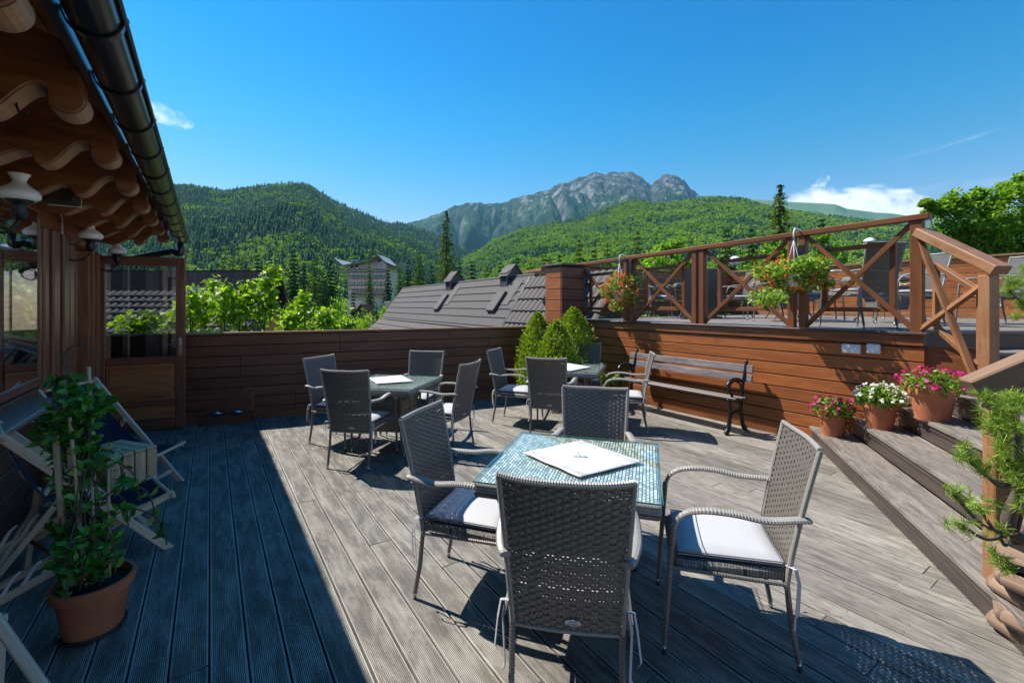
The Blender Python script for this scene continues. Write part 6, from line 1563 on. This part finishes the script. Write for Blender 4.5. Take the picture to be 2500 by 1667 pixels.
maple([[vb(740, YM + 1.5), P(745, 810, YM + 1.2), P(738, 760, YM + 1.2), P(740, 724, YM + 1.2)], [vb(700, YM + 1), P(700, 815, YM + 1), P(705, 790, YM + 1), P(715, 770, YM + 1)], [vb(790, YM + 1.5), P(790, 812, YM + 1.5), P(800, 790, YM + 1.5), P(795, 765, YM + 1.5)], [vb(850, YM + 2), P(845, 815, YM + 2), P(842, 800, YM + 2), P(850, 788, YM + 2)]], 'young maple low over the fence right of the orange gable', 83, 17)
maple([[vb(370, YM - .5), P(365, 850, YM), P(362, 800, YM), P(360, 775, YM)], [vb(310, YM), P(330, 850, YM), P(320, 800, YM), P(330, 790, YM)], [vb(430, YM), P(430, 830, YM), P(435, 790, YM), P(440, 765, YM)]], 'young maple seen through the glass of the open door', 84, 16)
maple([[vb(548, 8.5), P(548, 810, 8.5), P(546, 750, 8.5), P(550, 700, 8.5)], [vb(585, 8.6), P(585, 810, 8.6), P(582, 770, 8.6), P(578, 735, 8.6)], [vb(465, 8.6), P(465, 810, 8.6), P(462, 760, 8.6), P(468, 715, 8.6)]], 'young maple filling the gap between the two tall lime green maples', 85, 14)
# broad leafy tree at the right edge, near enough to show its leaves
def big_leafy(cl_, base, label, seed, lsz, nleaf=260):
    r = np.random.default_rng(seed); t = thing('leafy_tree', base, 0, label, 'tree', 'leafy trees beyond the terrace on the right'); P_, A_ = [], []
    b = MB(); b.tube([base, Vector(base) + Vector((.2, 0, 4)), Vector(cl_[0][0])], [.22, .16, .06], 8); b.build('trunk', MAT['bark'], t, smooth=True)
    for c, rad in cl_:
        c = Vector(c); b = MB(); b.tube(catmull([Vector(base) + Vector((.2, 0, 4)), (Vector(base) + Vector((.2, 0, 4))).lerp(c, .5) + Vector((0, 0, .3)), c], 5), [.07 - .0058 * i for i in range(11)], 5); b.build('branch', MAT['bark'], t)
        for k in range(int(12 + rad * 12)):
            d = r.normal(size=3); d /= np.linalg.norm(d); c2 = np.array(c) + d * rad * r.uniform(.3, 1) * (1, 1, .7); rr = rad * r.uniform(.25, .48)
            for _ in range(nleaf // 7): dd_ = r.normal(size=3); dd_ /= np.linalg.norm(dd_); P_.append(c2 + dd_ * rr * r.uniform(.2, 1.05) * (1.1, 1.1, .8)); A_.append(dd_)
    leaf_cloud('crown', P_, r.uniform(.7, 1.3, len(P_)) * lsz, MAT['tree_leaf'], t, 'oval', axis=np.array(A_), up_bias=1.2, seed=seed)
YT = 17.0
big_leafy([(P(2440, 490, YT), .95), (P(2500, 460, YT), .8), (P(2330, 500, YT), .75), (P(2400, 540, YT), 1.0), (P(2290, 510, YT), .45), (P(2340, 570, YT), .8), (P(2480, 560, YT), 1.0), (P(2420, 600, YT), .8), (P(2540, 520, YT), 1.1), (P(2370, 620, YT), .6), (P(2260, 498, YT), .22), (P(2500, 620, YT), .7), (P(2385, 478, YT), .35)],
          Vector(((2440 - 1250) / FPX * YT, YT, GZ)), 'big leafy tree reaching into the sky at the right edge', 91, .15, 560)
YT2 = 22.
big_leafy([(P(1640, 600, YT2), .6), (P(1600, 640, YT2), .9), (P(1660, 650, YT2), .8)], Vector(((1620 - 1250) / FPX * YT2, YT2, GZ)), 'leafy tree with fine branches right behind the second railing bay', 92, .16)
big_leafy([(P(1900, 620, YT2), .8), (P(1860, 650, YT2), .7), (P(2000, 585, YT2), .6), (P(2030, 620, YT2), .8), (P(1960, 650, YT2), .8)], Vector(((1950 - 1250) / FPX * YT2, YT2, GZ)), 'light green leafy tree spreading behind the large hanging basket', 93, .16)
t = thing('light_pole', (P(909, 790, 30).x, 30, -8), 0, 'thin grey metal pole rising beside the round green tree', 'pole')
b = MB(); b.tube([(P(909, 790, 30).x, 30, -8), P(909, 768, 30)], .06, 8); b.build('pole', MAT['steel'], t)

# ================================================================ AIR
b = MB(); b.box((-9100, -300, GZ - 4), (9100, 9100, 960)); hz = b.build('haze', None); tag(hz, kind='stuff')
m = bpy.data.materials.new('haze_air'); m.use_nodes = True; hn = m.node_tree
for n_ in list(hn.nodes): hn.nodes.remove(n_)
ho_ = hn.nodes.new('ShaderNodeOutputMaterial'); pv = hn.nodes.new('ShaderNodeVolumePrincipled'); pv.inputs['Color'].default_value = (.28, .72, 1.0, 1); pv.inputs['Density'].default_value = .00007; pv.inputs['Anisotropy'].default_value = .2
hn.links.new(pv.outputs[0], ho_.inputs['Volume']); hz.data.materials.append(m)
